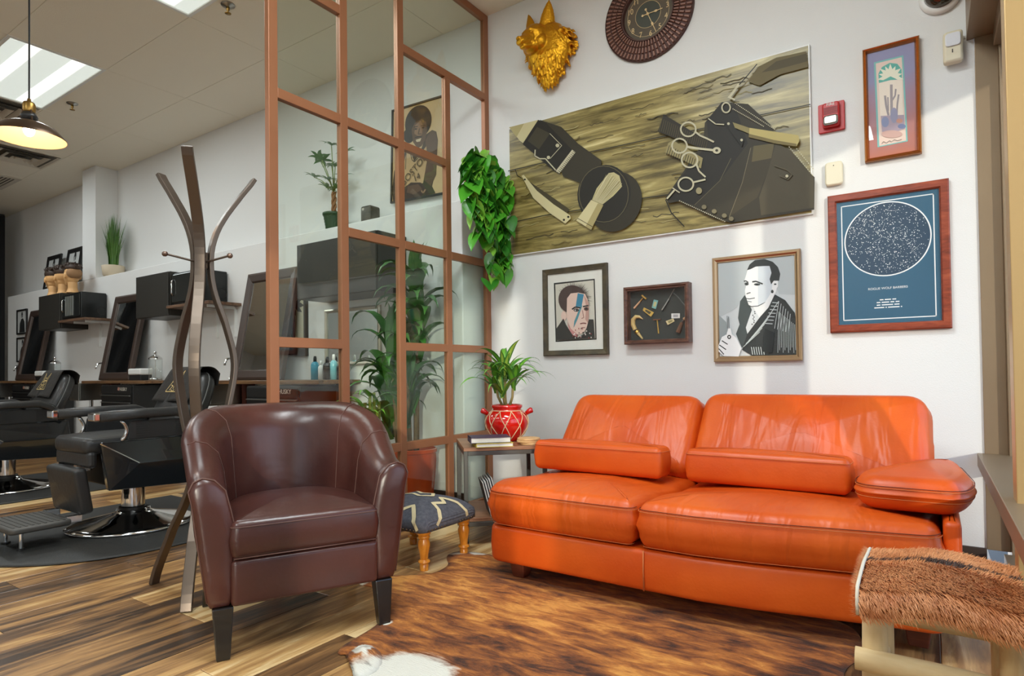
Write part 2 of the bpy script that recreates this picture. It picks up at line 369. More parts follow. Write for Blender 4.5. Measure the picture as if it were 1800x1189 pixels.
# ---- pendant lamp
t = thing('pendant_lamp', 'hanging industrial lamp with wide dark metal shade and warm bulb', 'lamp', (-2.1, -2.21, 2.55))
SH = M('aged_bronze_shade', S(92, 74, 60), .35, .85)
MB().lathe([(.205, 0), (.2, .012), (.185, .03), (.15, .068), (.1, .094), (.055, .108), (.05, .112)], 40, cap=False).build('shade', SH, t, True)
MB().lathe([(.203, .001), (.196, .01), (.18, .027), (.147, .062), (.1, .087), (.052, .1), (0.001, .1)], 40, cap=False).build('shade_lining', M('lamp_lining_glow', S(248, 226, 190), .5, emit=((1., .62, .3, 1), .22)), t, True)  # lining has a weak glow of its own, standing in for bulb light
MB().lathe([(.05, .108), (.046, .135), (.05, .14), (.046, .15), (.034, .17)], 20).build('neck', BLACK, t, True)
for a in range(4): MB().cyl((.05*math.cos(a*1.57), .05*math.sin(a*1.57), .108), (.03*math.cos(a*1.57), .03*math.sin(a*1.57), .185), .006, seg=8).build('cage_arm', SH, t)
MB().lathe([(.034, .168), (.036, .18), (.036, .222), (.03, .236), (.012, .24), (.01, .26)], 20).build('socket', M('socket_brass', S(150, 118, 62), .35, .9), t, True)
MB().tube([(0, 0, .255), (.002, 0, .7), (-.002, 0, 1.135)], .0055, 8).build('cord', BLACKM, t)
MB().ball((0, 0, .052), .032, .032, .04).build('bulb', M('bulb_glow', S(255, 230, 190), .4, emit=((1., .72, .42, 1), 14.)), t, True)
MB().lathe([(.06, 1.139), (.058, 1.118), (.02, 1.108)], 20).build('ceiling_rose', BLACK, t, True)
pl = bpy.data.lights.new('lamp_light', 'POINT'); pl.energy = 1.3; pl.color = (1, .56, .26); pl.shadow_soft_size = .03
po = bpy.data.objects.new('lamp_light', pl); COL.objects.link(po); po.parent = t; po.location = (0, 0, -.01)

# ---- curtain at the far end
t = thing('curtain', 'tall black curtain hanging at the far end of the barber wall', 'curtain', (-9.25, -1.7, 0))
MB().grid(lambda a, b: (.05*math.sin(a*70)+.02*math.sin(a*31), -1.4+2.82*a, .02+3.5*b), 130, 4).build('drape', M('black_cloth', S(16, 16, 18), .95), t, True)
MB().cyl((0, -1.5, 3.53), (0, 1.42, 3.53), .015).build('rod', BLACK, t)

# ================================================================== glass partition
SP = .457; ZB = dict(N=.519, L=1.148, M=1.794, A=2.428, B=3.054)
t = thing('glass_partition', 'copper brown steel framed glass partition with irregular panes up to the ceiling', 'partition', (0, -.94, 0))
by = [-.025-SP*k for k in range(5)]; X0, X1, HB = -.015, .02, .026
def bar(n, y0, y1, z0, z1): return MB().box(X0, X1, y0, y1, z0, z1).build(n, COPPER, t, world=True, bevel=.002)
for k, y in enumerate(by):
    top = ZB['B']-HB if k == 1 else ZC-.052
    bar('post', y-HB, y+HB, 0.0 if k in (0, 4) else .0, top)
bar('top_rail', by[4]-HB, by[0]+HB, ZC-.052, ZC-.001)
for k in range(4): bar('bottom_rail', by[k+1]+HB, by[k]-HB, 0, .05)
lay = {3: 'BALN', 2: 'AMN', 1: 'BAMLN', 0: 'BMLN'}     # column k lies between posts k and k+1
for k, rows in lay.items():
    for r in rows:
        if r == 'B' and k in (0, 1):
            if k == 0: bar('rail', by[2]+HB, by[0]-HB, ZB['B']-HB, ZB['B']+HB)
            continue
        bar('rail', by[k+1]+HB, by[k]-HB, ZB[r]-HB, ZB[r]+HB)
for k, rows in lay.items():
    zs = [ZC-.052]+[ZB[r] for r in rows]+[.05]
    for i in range(len(zs)-1):
        z1 = zs[i]-(HB if i else 0); z0 = zs[i+1]+(HB if i < len(zs)-2 else 0)
        ya, yb = by[k+1]+HB, by[k]-HB
        if i == 0 and k == 0: continue
        if i == 0 and k == 1: yb = by[0]-HB
        if k == 0 and i == 1: continue        # the opening the trailing plant hangs through
        MB().box(.0, .005, ya, yb, z0, z1).build('glass_pane', GLASS, t, world=True)
# ================================================================== flat print drawing on a wall plane
class Drw:
    """flat printed shapes; points are photo pixels put onto the picture's own plane"""
    def __init__(s, root, y, crop=None): s.root = root; s.y = y; s.k = 0; s.by = {}; s.crop = crop
    def P(s, p, q=0):
        u, v = p
        if s.crop: u, v = s.crop[0]+u/s.crop[2], s.crop[1]+v/s.crop[2]
        w = onY(u, v, s.y); return Vector((w.x, s.y-.0004-s.k*.00012, w.z))
    def _add(s, col, vs):
        b = s.by.setdefault(col, MB()); b.add(vs, [list(range(len(vs)))])
    def poly(s, col, pts): s.k += 1; s._add(col, [s.P(p) for p in pts]); return s
    def ell(s, col, cx, cy, rx, ry, rot=0, n=28):
        a = math.radians(rot); return s.poly(col, [(cx+rx*math.cos(t)*math.cos(a)-ry*math.sin(t)*math.sin(a), cy+rx*math.cos(t)*math.sin(a)+ry*math.sin(t)*math.cos(a)) for t in [2*math.pi*i/n for i in range(n)]])
    def line(s, col, p, w):
        s.k += 1
        for a, b in zip(p, p[1:]):
            d = Vector(b)-Vector(a); L = d.length or 1; n = Vector((-d.y, d.x))/L*w/2
            s._add(col, [s.P(Vector(a)+n), s.P(Vector(b)+n), s.P(Vector(b)-n), s.P(Vector(a)-n)])
        return s
    def ring(s, col, cx, cy, rx, ry, w, n=28):
        return s.line(col, [(cx+rx*math.cos(2*math.pi*i/n), cy+ry*math.sin(2*math.pi*i/n)) for i in range(n+1)], w)
    def dash(s, col, a, b, w, n):
        a = Vector(a); b = Vector(b); s.k += 1
        for i in range(n):
            p = a+(b-a)*(i/n); q = a+(b-a)*((i+.55)/n); d = q-p; m = Vector((-d.y, d.x)).normalized()*w/2
            s._add(col, [s.P(p+m), s.P(q+m), s.P(q-m), s.P(p-m)])
        return s
    def done(s, name='print_shape'):
        for col, b in s.by.items():
            o = b.build(name, flat(*col), s.root, world=True)
            if len(b.f) > 1: o['kind'] = 'stuff'
def rectpic(name, label, x0, x1, z0, z1, prof, fmat, panel, depth_panel, glass=None, cat='picture', y=0., group=None):
    t = thing(name, label, cat, ((x0+x1)/2, y, z0), 0, group)
    loop = lambda i, d: [(x0+i, y-d, z0+i), (x1-i, y-d, z0+i), (x1-i, y-d, z1-i), (x0+i, y-d, z1-i)]
    if prof:
        MB().rings([loop(i, d) for i, d in prof], False, False).build('frame', fmat, t, world=True)
        ins = prof[-1][0]-.002
    else: ins = 0.
    if panel:
        MB().box(x0+ins, x1-ins, y-depth_panel, y-.002, z0+ins, z1-ins).build('print', panel, t, world=True)
    if glass:
        MB().box(x0+ins, x1-ins, y-glass-.0015, y-glass, z0+ins, z1-ins).build('glass', PICGL, t, world=True)
    return t

# ---- large sepia barber-tools print
sep = wood('sepia_wood_print', [S(52, 44, 20), S(108, 95, 50), S(166, 150, 90), S(222, 208, 150)], 2.2, (.8, 1, 9), .35, 0., .0)
PX0, PX1, PZ0, PZ1 = .212, 2.236, 1.829, 2.775
t = thing('barber_tools_print', 'wide frameless sepia photo print of clipper, brush, scissors and leather pouch on planks', 'picture', ((PX0+PX1)/2, 0, PZ0))
MB().box(PX0, PX1, -.02, -.001, PZ0, PZ1).build('backing_panel', WHITEP, t, world=True, bevel=.002)
MB().box(PX0+.008, PX1-.008, -.0215, -.02, PZ0+.008, PZ1-.008).build('print', sep, t, world=True)
D = Drw(t, -.0215, (880, 70, 3.0491))
dk = (28, 24, 14); dk2 = (48, 42, 26); md = (74, 66, 42); cr = (206, 196, 150); lt = (176, 164, 112); sv = (196, 190, 160); gr = (110, 100, 70)
for i in range(90):      # grain streaks of the boards
    x = random.uniform(60, 1500); v = random.uniform(0, 1); y = (470-.27*(x-45))*(1-v)+(1150-.135*(x-45))*v
    L = random.uniform(60, 170); sl = -.27+.13*v
    if x+L > 1640: continue
    pts = [(x+L*k/6, y+sl*L*k/6+random.uniform(-7, 7)) for k in range(7)]
    if all(470-.262*(q[0]-45)+14 < q[1] < 1158-.148*(q[0]-45)-18 for q in pts): D.line(random.choice([md, md, lt, dk2, (120, 108, 64), (150, 138, 86)]), pts, random.uniform(2, 5))
D.line(dk, [(45, 706), (240, 660), (400, 622), (870, 522), (1130, 470), (1400, 405), (1662, 350)], 5)
D.line(dk, [(48, 985), (230, 945), (420, 915), (700, 862), (905, 832)], 5)
D.poly((104, 92, 54), [(1330, 230), (1380, 150), (1480, 100), (1640, 66), (1650, 150), (1500, 190), (1390, 250)]); D.poly((78, 68, 38), [(1400, 180), (1480, 120), (1640, 78), (1645, 120), (1480, 165)])
D.poly(dk2, [(215, 432), (330, 470), (420, 560), (545, 650), (540, 720), (430, 770), (340, 735), (300, 640)])
D.poly(cr, [(50, 472), (206, 432), (125, 556), (108, 545)]); D.poly(lt, [(50, 472), (130, 452), (90, 525)])
D.poly(dk, [(206, 432), (250, 450), (385, 590), (404, 608), (312, 716), (285, 700), (123, 562)])
D.poly((60, 54, 36), [(200, 470), (270, 505), (210, 590), (150, 545)])
D.line(sv, [(190, 592), (188, 625), (215, 640), (245, 640), (300, 702)], 6); D.line(sv, [(268, 505), (332, 570), (270, 640)], 3)
D.poly(sv, [(388, 592), (406, 606), (318, 722), (300, 706)])
for k in range(15): D.line(dk, [(392-k*6, 600+k*8), (404-k*6, 608+k*8)], 2.6)
D.ell(sv, 310, 570, 10, 10); D.ell(sv, 262, 634, 9, 9)
D.poly((66, 58, 34), [(150, 757), (262, 832), (376, 912), (360, 930), (250, 872), (170, 800)])
D.poly(cr, [(118, 732), (130, 727), (200, 812), (290, 885), (376, 942), (382, 960), (352, 988), (270, 932), (180, 850)])
D.ell(dk, 368, 952, 6, 6); D.ell(dk, 345, 968, 6, 6); D.ell(dk, 136, 752, 5, 5); D.line(dk, [(85, 700), (95, 730), (118, 745)], 4)
D.ell((44, 38, 22), 618, 872, 140, 165, 25)
D.ell(dk, 560, 830, 142, 158, 15); D.ring((92, 84, 58), 558, 830, 132, 150, 4)
D.poly((190, 180, 132), [(585, 718), (612, 714), (642, 732), (656, 790), (610, 840), (552, 886), (495, 862), (520, 800)])
for k in range(26):
    a = k/25; D.line((226, 218, 178) if k % 2 else (150, 138, 92), [(500+50*a, 860+22*a), (572+84*a, 726+50*a*a+random.uniform(-8, 8))], 2)
D.poly(cr, [(492, 862), (557, 890), (492, 1022), (412, 972)]); D.poly((168, 154, 104), [(528, 880), (557, 890), (492, 1022), (462, 1004)])
D.line(dk2, [(420, 960), (500, 1006)], 3)
D.poly(dk2, [(1190, 340), (1330, 350), (1450, 460), (1500, 560), (1686, 742), (1684, 915), (1240, 985), (1150, 960), (960, 870), (905, 880), (890, 850), (1000, 690), (1090, 560), (1100, 450)])
D.poly(dk, [(1110, 440), (1190, 345), (1260, 360), (1330, 560), (1180, 760), (1050, 890), (960, 868), (890, 862), (1010, 690), (1120, 560)])
D.poly((60, 52, 32), [(1345, 580), (1480, 560), (1440, 700), (1380, 850), (1235, 950), (1300, 760)])
D.poly((72, 64, 44), [(1480, 560), (1560, 600), (1680, 740), (1680, 905), (1400, 945), (1390, 850), (1440, 700)])
D.poly((94, 84, 52), [(1360, 575), (1470, 560), (1455, 640), (1350, 660)])
D.line((120, 110, 84), [(1345, 585), (1300, 770), (1230, 955)], 3); D.line((96, 88, 62), [(1240, 640), (1180, 760), (1045, 890)], 3)
D.line(dk, [(890, 860), (920, 930), (990, 1005)], 6)
D.poly((40, 34, 20), [(880, 405), (1140, 562), (1122, 602), (848, 498)])
for k in range(24): D.line((88, 78, 46), [(872+k*10.5, 428+k*5.2), (856+k*10.8, 494+k*4.1)], 2.4)
D.poly((150, 138, 92), [(905, 560), (930, 545), (1090, 640), (1080, 695), (890, 610)])
for k in range(15): D.line(dk, [(912+k*11.5, 572+k*6), (896+k*11.8, 622+k*5.4)], 3)
for cx, cy, rx, ry in ((1013, 487, 40, 38), (966, 575, 40, 38), (1020, 650, 42, 40), (1000, 780, 40, 36)): D.ring(sv, cx, cy, rx, ry, 9)
D.line(sv, [(1050, 500), (1075, 520), (1110, 535), (1150, 555)], 9); D.line(sv, [(1004, 580), (1070, 590), (1160, 600)], 12); D.line(sv, [(1055, 670), (1070, 710), (1105, 742)], 9); D.line(sv, [(1038, 770), (1105, 755)], 9)
D.ell(sv, 1165, 600, 22, 18); D.ell(dk2, 1165, 600, 8, 7); D.ell((150, 140, 104), 1070, 815, 16, 18)
D.ring(sv, 1215, 372, 22, 26, 8); D.line(sv, [(1230, 320), (1285, 245)], 12); D.line(sv, [(1225, 315), (1262, 330)], 9); D.line(dk, [(1285, 250), (1330, 200), (1380, 140)], 5)
D.poly(dk, [(1205, 445), (1235, 440), (1310, 545), (1300, 580), (1260, 530)]); D.line(sv, [(1120, 430), (1160, 460), (1205, 462)], 6)
D.poly((140, 128, 80), [(1250, 450), (1345, 482), (1340, 512), (1262, 480)])
D.poly((186, 170, 106), [(1340, 480), (1600, 520), (1606, 550), (1590, 580), (1480, 565), (1336, 530)]); D.poly((120, 106, 60), [(1338, 512), (1470, 545), (1592, 566), (1590, 580), (1480, 565), (1336, 530)])
D.ell(sv, 1228, 458, 7, 7); D.ell(sv, 1298, 545, 7, 7)
D.dash(sv, (1250, 378), (1420, 475), 5, 22); D.dash(sv, (1262, 348), (1480, 492), 5, 26); D.dash(sv, (1550, 580), (1682, 740), 5, 16); D.dash(sv, (1590, 590), (1684, 705), 5, 12); D.dash(sv, (965, 868), (1215, 982), 5, 26)
for cx, cy in ((1098, 902), (1152, 925), (1206, 948), (1243, 965)): D.ell((120, 112, 84), cx, cy, 13, 12)
D.line((84, 76, 54), [(1470, 680), (1540, 705), (1568, 730), (1545, 755), (1500, 735)], 5); D.ell(sv, 1540, 738, 8, 8)
D.line(sv, [(900, 858), (940, 812)], 9); D.line(sv, [(930, 800), (968, 826)], 6)
D.done()

# ---- star chart in a cherry wood frame
CHERRY = wood('cherry_frame', [S(92, 36, 20), S(140, 60, 36), S(170, 84, 54)], 4, (2, 10, 10), .35)
STARB = M('navy_print', S(34, 84, 112), .35, vary=(1.2, S(44, 98, 126), .5))
SX0, SX1, SZ0, SZ1 = 2.309, 2.846, 1.170, 1.912
t = rectpic('star_chart', 'navy star chart print with white circle in a reddish wooden frame', SX0, SX1, SZ0, SZ1, [(0, .002), (0, .026), (.006, .03), (.034, .03), (.04, .022), (.042, .01)], CHERRY, STARB, .012, .018)
cxs, czs = (SX0+SX1)/2, SZ0+.742*.585
white = M('print_white', S(236, 240, 240), .5)
b = MB()
w, h = (SX1-SX0)/2-.062, (SZ1-SZ0)/2-.062; cz = (SZ0+SZ1)/2
for a in ((cxs-w, cxs+w, cz-h, cz-h+.005), (cxs-w, cxs+w, cz+h-.005, cz+h), (cxs-w, cxs-w+.005, cz-h, cz+h), (cxs+w-.005, cxs+w, cz-h, cz+h)): b.box(a[0], a[1], -.0128, -.0123, a[2], a[3])
b.build('border_line', white, t, world=True)
R = .188; zc0 = SZ0+.478
MB().rings([[(cxs+r*math.cos(2*math.pi*i/64), -.0128, zc0+r*math.sin(2*math.pi*i/64)) for i in range(64)] for r in (R, R+.006)], False, False).build('circle_line', white, t, world=True)
MB().add([(cxs+R*math.cos(2*math.pi*i/64), -.0124, zc0+R*math.sin(2*math.pi*i/64)) for i in range(64)], [list(range(64))]).build('sky_disc', M('star_sky', S(24, 60, 86), .4), t, world=True)
b = MB(); rs = random.Random(3)
for i in range(900):
    a = rs.uniform(0, 6.283); r = R*.97*math.sqrt(rs.random()); px, pz = r*math.cos(a), r*math.sin(a)
    if abs(px*.8+pz*.6) > .1 and rs.random() < .45: continue
    q = rs.choice([.0012, .0016, .002, .0028]); b.add([(cxs+px-q, -.0129, zc0+pz), (cxs+px, -.0129, zc0+pz-q), (cxs+px+q, -.0129, zc0+pz), (cxs+px, -.0129, zc0+pz+q)], [(0, 1, 2, 3)])
for i in range(9):
    a = rs.uniform(0, 6.283); r = R*.85*math.sqrt(rs.random()); p = Vector((r*math.cos(a), r*math.sin(a)))
    for k in range(rs.randint(1, 3)):
        q = p+Vector((rs.uniform(-.04, .04), rs.uniform(-.04, .04)))
        if q.length > R*.95: break
        d = (q-p).normalized(); n = Vector((-d.y, d.x))*.0004
        b.add([(cxs+s.x, -.0129, zc0+s.y) for s in (p-n, q-n, q+n, p+n)], [(0, 1, 2, 3)]); p = q
b.build('stars', white, t, world=True)['kind'] = 'stuff'
b = MB()        # four lines of print too small to read
for k, words in enumerate(((3, 5, 3), (3, 6, 3, 3), (3, 9, 4), (8, 1, 9, 1))):
    L = sum(words)+len(words)-1; x = -L/2
    for n_ in words: b.box(cxs+x*.0056, cxs+(x+n_)*.0056, -.0132, -.0128, SZ0+.160-k*.0135, SZ0+.1655-k*.0135); x += n_+1
b.build('small_print', white, t, world=True)['kind'] = 'stuff'
for txt, sz, z in (('ROGUE WOLF BARBERS', .0165, SZ0+.222),):
    q = text_mb(txt, sz, .0002); q.v = [WALLM(cxs, -.013, z) @ p for p in q.v]; q.build('lettering', white, t, world=True)

# ---- desert cactus print in a gilt frame
GILT = M('gilt_frame', S(178, 120, 64), .25, .8)
MATB = M('marbled_mat', S(150, 150, 184), .7, vary=(2.2, S(196, 112, 70), .55), stretch=(1, 1, 1.4))
_n = MATB.node_tree.nodes; _l = MATB.node_tree.links; _t = _n.new('ShaderNodeTexCoord'); _s = _n.new('ShaderNodeSeparateXYZ'); _l.new(_t.outputs['Object'], _s.inputs[0]); _a = _n.new('ShaderNodeMath'); _a.operation = 'MULTIPLY_ADD'; _a.inputs[1].default_value = -1.5; _l.new(_s.outputs['Z'], _a.inputs[0])
_x = [q for q in _n if q.type == 'TEX_NOISE'][0]; _b = _n.new('ShaderNodeMath'); _b.operation = 'ADD'; _b.inputs[1].default_value = .34; _l.new(_x.outputs['Fac'], _b.inputs[0]); _l.new(_b.outputs[0], _a.inputs[2]); _l.new(_a.outputs[0], [q for q in _n if q.type == 'VALTORGB'][0].inputs[0])
t = rectpic('cactus_print', 'narrow desert cactus print with teal arch in a gilt frame', 2.489, 2.739, 2.061, 2.657, [(0, .002), (0, .03), (.004, .036), (.010, .03), (.014, .034), (.02, .02), (.022, .012)], GILT, MATB, .014, .022)
D = Drw(t, -.0145, (1500, 60, 5.169))
D.poly((126, 190, 186), [(186, 258), (455, 192), (495, 975), (220, 1030)]); D.poly((232, 208, 194), [(204, 268), (440, 210), (480, 968), (236, 1018)])
D.poly((96, 180, 166), [(232, 445), (228, 360), (260, 300), (330, 262), (400, 270), (438, 320), (442, 412), (340, 418)])
for k in range(9):
    a = math.radians(-195+k*26); c0 = Vector((338, 385)); d = Vector((math.cos(a), math.sin(a)*.95)); n = Vector((-d.y, d.x)); L = 108 if k % 2 else 122
    D.poly((238, 236, 214), [c0, c0+d*L*.6+n*17, c0+d*L, c0+d*L*.6-n*17])
D.poly((240, 226, 210), [(232, 450), (340, 420), (445, 418), (455, 740), (245, 745)])
for pts, w in (([(345, 460), (350, 870)], 24), ([(386, 500), (380, 560), (356, 600)], 15), ([(412, 550), (400, 640), (395, 725)], 16), ([(288, 560), (298, 650), (320, 740)], 20), ([(314, 575), (318, 700)], 13)): D.line((160, 150, 152), pts, w)
D.poly((176, 158, 172), [(250, 745), (460, 735), (470, 860), (400, 885), (260, 890)])
for cx, cy, rx, ry, c in ((290, 800, 34, 48, (138, 146, 178)), (370, 740, 34, 70, (150, 150, 176)), (440, 840, 36, 22, (120, 130, 168)), (420, 790, 30, 20, (206, 150, 130)), (350, 910, 95, 34, (208, 170, 160))): D.ell(c, cx, cy, rx, ry)
D.line((120, 104, 100), [(258, 1000), (275, 978), (300, 992), (330, 970), (350, 984)], 4); D.line((120, 104, 100), [(352, 978), (375, 960), (400, 972), (440, 958)], 4)
D.done()

# ---- black and white portrait of a man in a pinstripe suit
CHAMP = M('champagne_frame', S(176, 146, 112), .3, .75)
t = rectpic('pinstripe_portrait', 'black and white portrait of a man in pinstripe suit holding scissors, champagne frame', 1.682, 2.168, 1.024, 1.647, [(0, .002), (0, .022), (.006, .03), (.016, .03), (.026, .022), (.03, .022), (.034, .012)], CHAMP, M('portrait_paper', S(206, 212, 214), .5), .013, .019)
D = Drw(t, -.0135, (1240, 430, 5.4054)); bk = (34, 40, 40); wh = (238, 240, 240); dg = (64, 74, 74); gy = (150, 160, 162)
D.poly((186, 194, 196), [(120, 175), (860, 96), (875, 480), (700, 470), (560, 200), (300, 600), (128, 700)])
D.poly(gy, [(128, 670), (200, 740), (220, 850), (128, 960)])
D.poly(dg, [(375, 480), (330, 540), (310, 700), (325, 760), (290, 850), (345, 980), (420, 960), (450, 640)])
D.poly(wh, [(400, 245), (480, 190), (620, 190), (680, 300), (690, 345), (675, 440), (640, 520), (520, 640), (470, 600), (415, 585), (385, 500), (375, 440), (390, 380), (372, 340)])
D.poly((212, 220, 226), [(500, 190), (620, 190), (660, 300), (650, 420), (560, 560), (500, 590)])
D.poly(wh, [(640, 340), (690, 335), (690, 400), (655, 450), (632, 420)])
D.poly(bk, [(395, 245), (420, 190), (470, 150), (560, 138), (640, 165), (690, 215), (712, 280), (700, 345), (650, 345), (625, 380), (610, 330), (628, 270), (610, 205), (560, 205), (480, 210), (430, 235)])
D.line(bk, [(365, 350), (385, 346), (408, 362)], 11); D.ell(dg, 392, 375, 20, 15); D.ell(bk, 394, 376, 9, 10); D.line(bk, [(445, 356), (480, 350), (545, 376)], 13); D.ell(dg, 492, 380, 30, 11); D.ell(bk, 490, 380, 11, 9)
D.line(bk, [(392, 470), (410, 462), (430, 458)], 8); D.line(bk, [(380, 512), (420, 518), (470, 508)], 6); D.line(gy, [(398, 540), (440, 545)], 8); D.line(bk, [(400, 575), (440, 590), (500, 585), (570, 550)], 6); D.ell(bk, 636, 448, 13, 16); D.ell(bk, 664, 378, 12, 7)
D.poly((216, 222, 224), [(450, 600), (520, 640), (520, 690), (440, 830), (400, 850), (385, 790)])
D.poly(wh, [(455, 595), (500, 600), (640, 500), (660, 520), (560, 660), (515, 700)])
for k in range(8): D.ell(bk, 456+rs.uniform(-14, 16), 640+k*17, 6, 6)
D.poly(bk, [(660, 475), (760, 530), (850, 650), (872, 800), (872, 1045), (440, 1055), (350, 1000), (400, 850), (520, 690), (600, 600)])
for k in range(9): D.line((196, 206, 204), [(360+k*26, 975-k*30), (520+k*22, 830-k*36)], 6)
for k in range(7): D.line((190, 200, 198), [(565+k*12, 750-k*33), (640+k*10, 755-k*33)], 8)
for k in range(12): D.line((184, 196, 194), [(700+k*15, 640+k*12), (690+k*17, 1030-(k % 3)*25)], 5)
for k in range(6): D.line((196, 206, 204), [(700+k*22, 540+k*24), (660+k*26, 800+k*8)], 5)
for k in range(6): D.line((200, 208, 206), [(440+k*22, 975), (452+k*22, 1048)], 7)
D.poly(bk, [(570, 800), (660, 840), (640, 1030), (540, 1020)])
D.poly(wh, [(128, 960), (160, 880), (215, 850), (250, 850), (300, 890), (345, 990), (320, 1065), (180, 1062), (130, 1020)])
for a in ([(135, 955), (200, 1000)], [(160, 915), (215, 950)], [(130, 990), (180, 1045)]): D.line(bk, a, 9)
D.poly(wh, [(205, 850), (225, 790), (245, 800), (262, 880)]); D.ell(bk, 230, 880, 18, 20); D.ell(wh, 230, 880, 8, 9); D.line(bk, [(210, 680), (215, 800)], 5); D.line(bk, [(224, 685), (228, 800)], 5)
D.done()

# ---- ink portrait with blue streak
t = rectpic('spiky_hair_portrait', 'painted face with spiky hair and a blue streak, cream mat, worn black frame', .491, .992, 1.087, 1.698, [(0, .002), (0, .026), (.005, .03), (.03, .024), (.036, .024), (.038, .012)], M('distressed_black', S(44, 43, 38), .6, vary=(14, S(98, 86, 62), .7), bump=(30, .5)), M('cream_mat', S(226, 226, 218), .7), .013, .019)
D = Drw(t, -.0135, (940, 450, 6.257))
D.poly((36, 36, 32), [(210, 300), (660, 252), (680, 920), (230, 948)]); D.poly((208, 204, 190), [(226, 316), (648, 268), (668, 908), (244, 932)])
hair = (74, 58, 54); skin = (222, 194, 180)
for k in range(46):
    a = math.radians(150+k*5.2); c0 = Vector((440, 470)); d = Vector((math.cos(a), math.sin(a))); n = Vector((-d.y, d.x))*14; L = rs.uniform(170, 205)
    if a < math.radians(385): D.poly(hair if k % 3 else (50, 40, 38), [c0+n, c0+d*L, c0-n])
D.ell(hair, 415, 480, 150, 155); D.ell(skin, 325, 660, 30, 52)
D.poly(skin, [(360, 470), (400, 415), (480, 405), (560, 420), (598, 520), (600, 660), (585, 780), (540, 850), (470, 870), (400, 800), (355, 680)])
D.poly((190, 150, 138), [(545, 430), (598, 520), (600, 660), (590, 740), (560, 700), (570, 560)]); D.poly((196, 140, 136), [(360, 720), (400, 800), (480, 870), (470, 905), (400, 880)])
D.poly((52, 50, 46), [(244, 800), (320, 690), (350, 760), (420, 870), (480, 900), (560, 850), (600, 700), (650, 700), (666, 905), (246, 930)])
D.poly((66, 132, 160), [(478, 412), (545, 425), (520, 560), (455, 560)]); D.poly((84, 140, 150), [(505, 560), (530, 545), (480, 690), (432, 795), (440, 720)])
D.line(bk, [(415, 590), (450, 565), (510, 572)], 16); D.line(bk, [(535, 560), (595, 548)], 15); D.ell((70, 60, 58), 462, 598, 30, 18); D.ell((230, 226, 220), 458, 600, 14, 9); D.ell(bk, 462, 600, 8, 9); D.ell((90, 66, 60), 572, 585, 26, 20); D.ell(bk, 572, 582, 9, 10)
D.line((150, 104, 96), [(530, 600), (545, 680), (520, 690)], 7); D.line((120, 70, 68), [(505, 748), (540, 740), (572, 745)], 11); D.line((150, 112, 104), [(520, 790), (560, 790)], 8)
for k in range(26): D.ell(rs.choice([(230, 226, 220), (50, 46, 42), (150, 60, 60)]), rs.uniform(400, 640), rs.uniform(800, 905), 5, 8)
D.done()

# ---- shadow box with shaving antiques
SBW = wood('walnut_moulding', [S(54, 34, 26), S(96, 62, 48), S(128, 88, 70)], 4, (3, 9, 9), .4)
sb = rectpic('shadow_box', 'deep walnut shadow box with glass front holding antique shaving tools', 1.124, 1.55, 1.146, 1.515, [(0, .0), (0, .062), (.006, .07), (.014, .07), (.02, .062), (.026, .062), (.028, .014)], SBW, M('charcoal_felt', S(58, 60, 56), .9), .014, .056, cat='display box')
CRP = (1080, 480, 8.494)
def SB(u, v, d=.02): w = onY(CRP[0]+u/CRP[2], CRP[1]+v/CRP[2], -d); return Vector((w.x, -d, w.z))
IV = M('ivory', S(214, 184, 118), .4); GM = M('gilt_metal', S(206, 164, 84), .3, .8)
def item(n, label, cat, parts):
    t = thing(n, label, cat, parts[0][0].v[0])
    for i, (b, m, pn) in enumerate(parts): b.build(pn, m, t, True, world=True, angle=35)
item('safety_razor', 'ivory handled gilt safety razor at the top of the shadow box', 'razor', [(MB().cyl(SB(295, 530), SB(385, 425), .007, .005), M('ivory_pink', S(222, 176, 136), .4), 'handle'), (MB().cyl(SB(385, 425), SB(425, 375), .004), GM, 'neck'), (MB().tube([SB(415, 335), SB(480, 390)], .009, prof=[(-1, -.5), (1, -.5), (1, .5), (-1, .5)]), GM, 'head')])
item('straight_razor', 'silver straight razor standing open in the shadow box', 'razor', [(MB().tube([SB(715, 555), SB(770, 470), SB(820, 390)], .009, prof=[(-1, -.4), (1, -.4), (1, .4), (-1, .4)]), STEEL, 'blade'), (MB().tube([SB(815, 390), SB(860, 300), SB(895, 240)], .003), STEEL, 'tang'), (MB().tube([SB(880, 300), SB(940, 350), SB(1075, 510)], .006, prof=[(-1, -.4), (1, -.4), (1, .4), (-1, .4)]), M('grey_scale', S(96, 98, 94), .4), 'handle')])
item('horn_razor_strop', 'curved ivory horn with turned handle in the shadow box corner', 'horn', [(MB().tube([SB(425, 690), SB(370, 655), SB(320, 655), SB(280, 700), SB(278, 770), SB(310, 850)], [.002, .009, .013, .015, .015, .014]), IV, 'horn'), (MB().cyl(SB(330, 870), SB(350, 895), .016), GM, 'collar'), (MB().cyl(SB(345, 890), SB(420, 985), .011, .005), IV, 'handle')])
item('gilt_razor', 'gilt razor with wide head at the centre of the shadow box', 'razor', [(MB().tube([SB(580, 700), SB(690, 695)], .009, prof=[(-.6, -.4), (.6, -.4), (.6, .4), (-.6, .4)]), M('copper_dull', S(120, 74, 48), .4, .7), 'head'), (MB().cyl(SB(640, 705), SB(660, 905), .004, .005), GM, 'handle')])
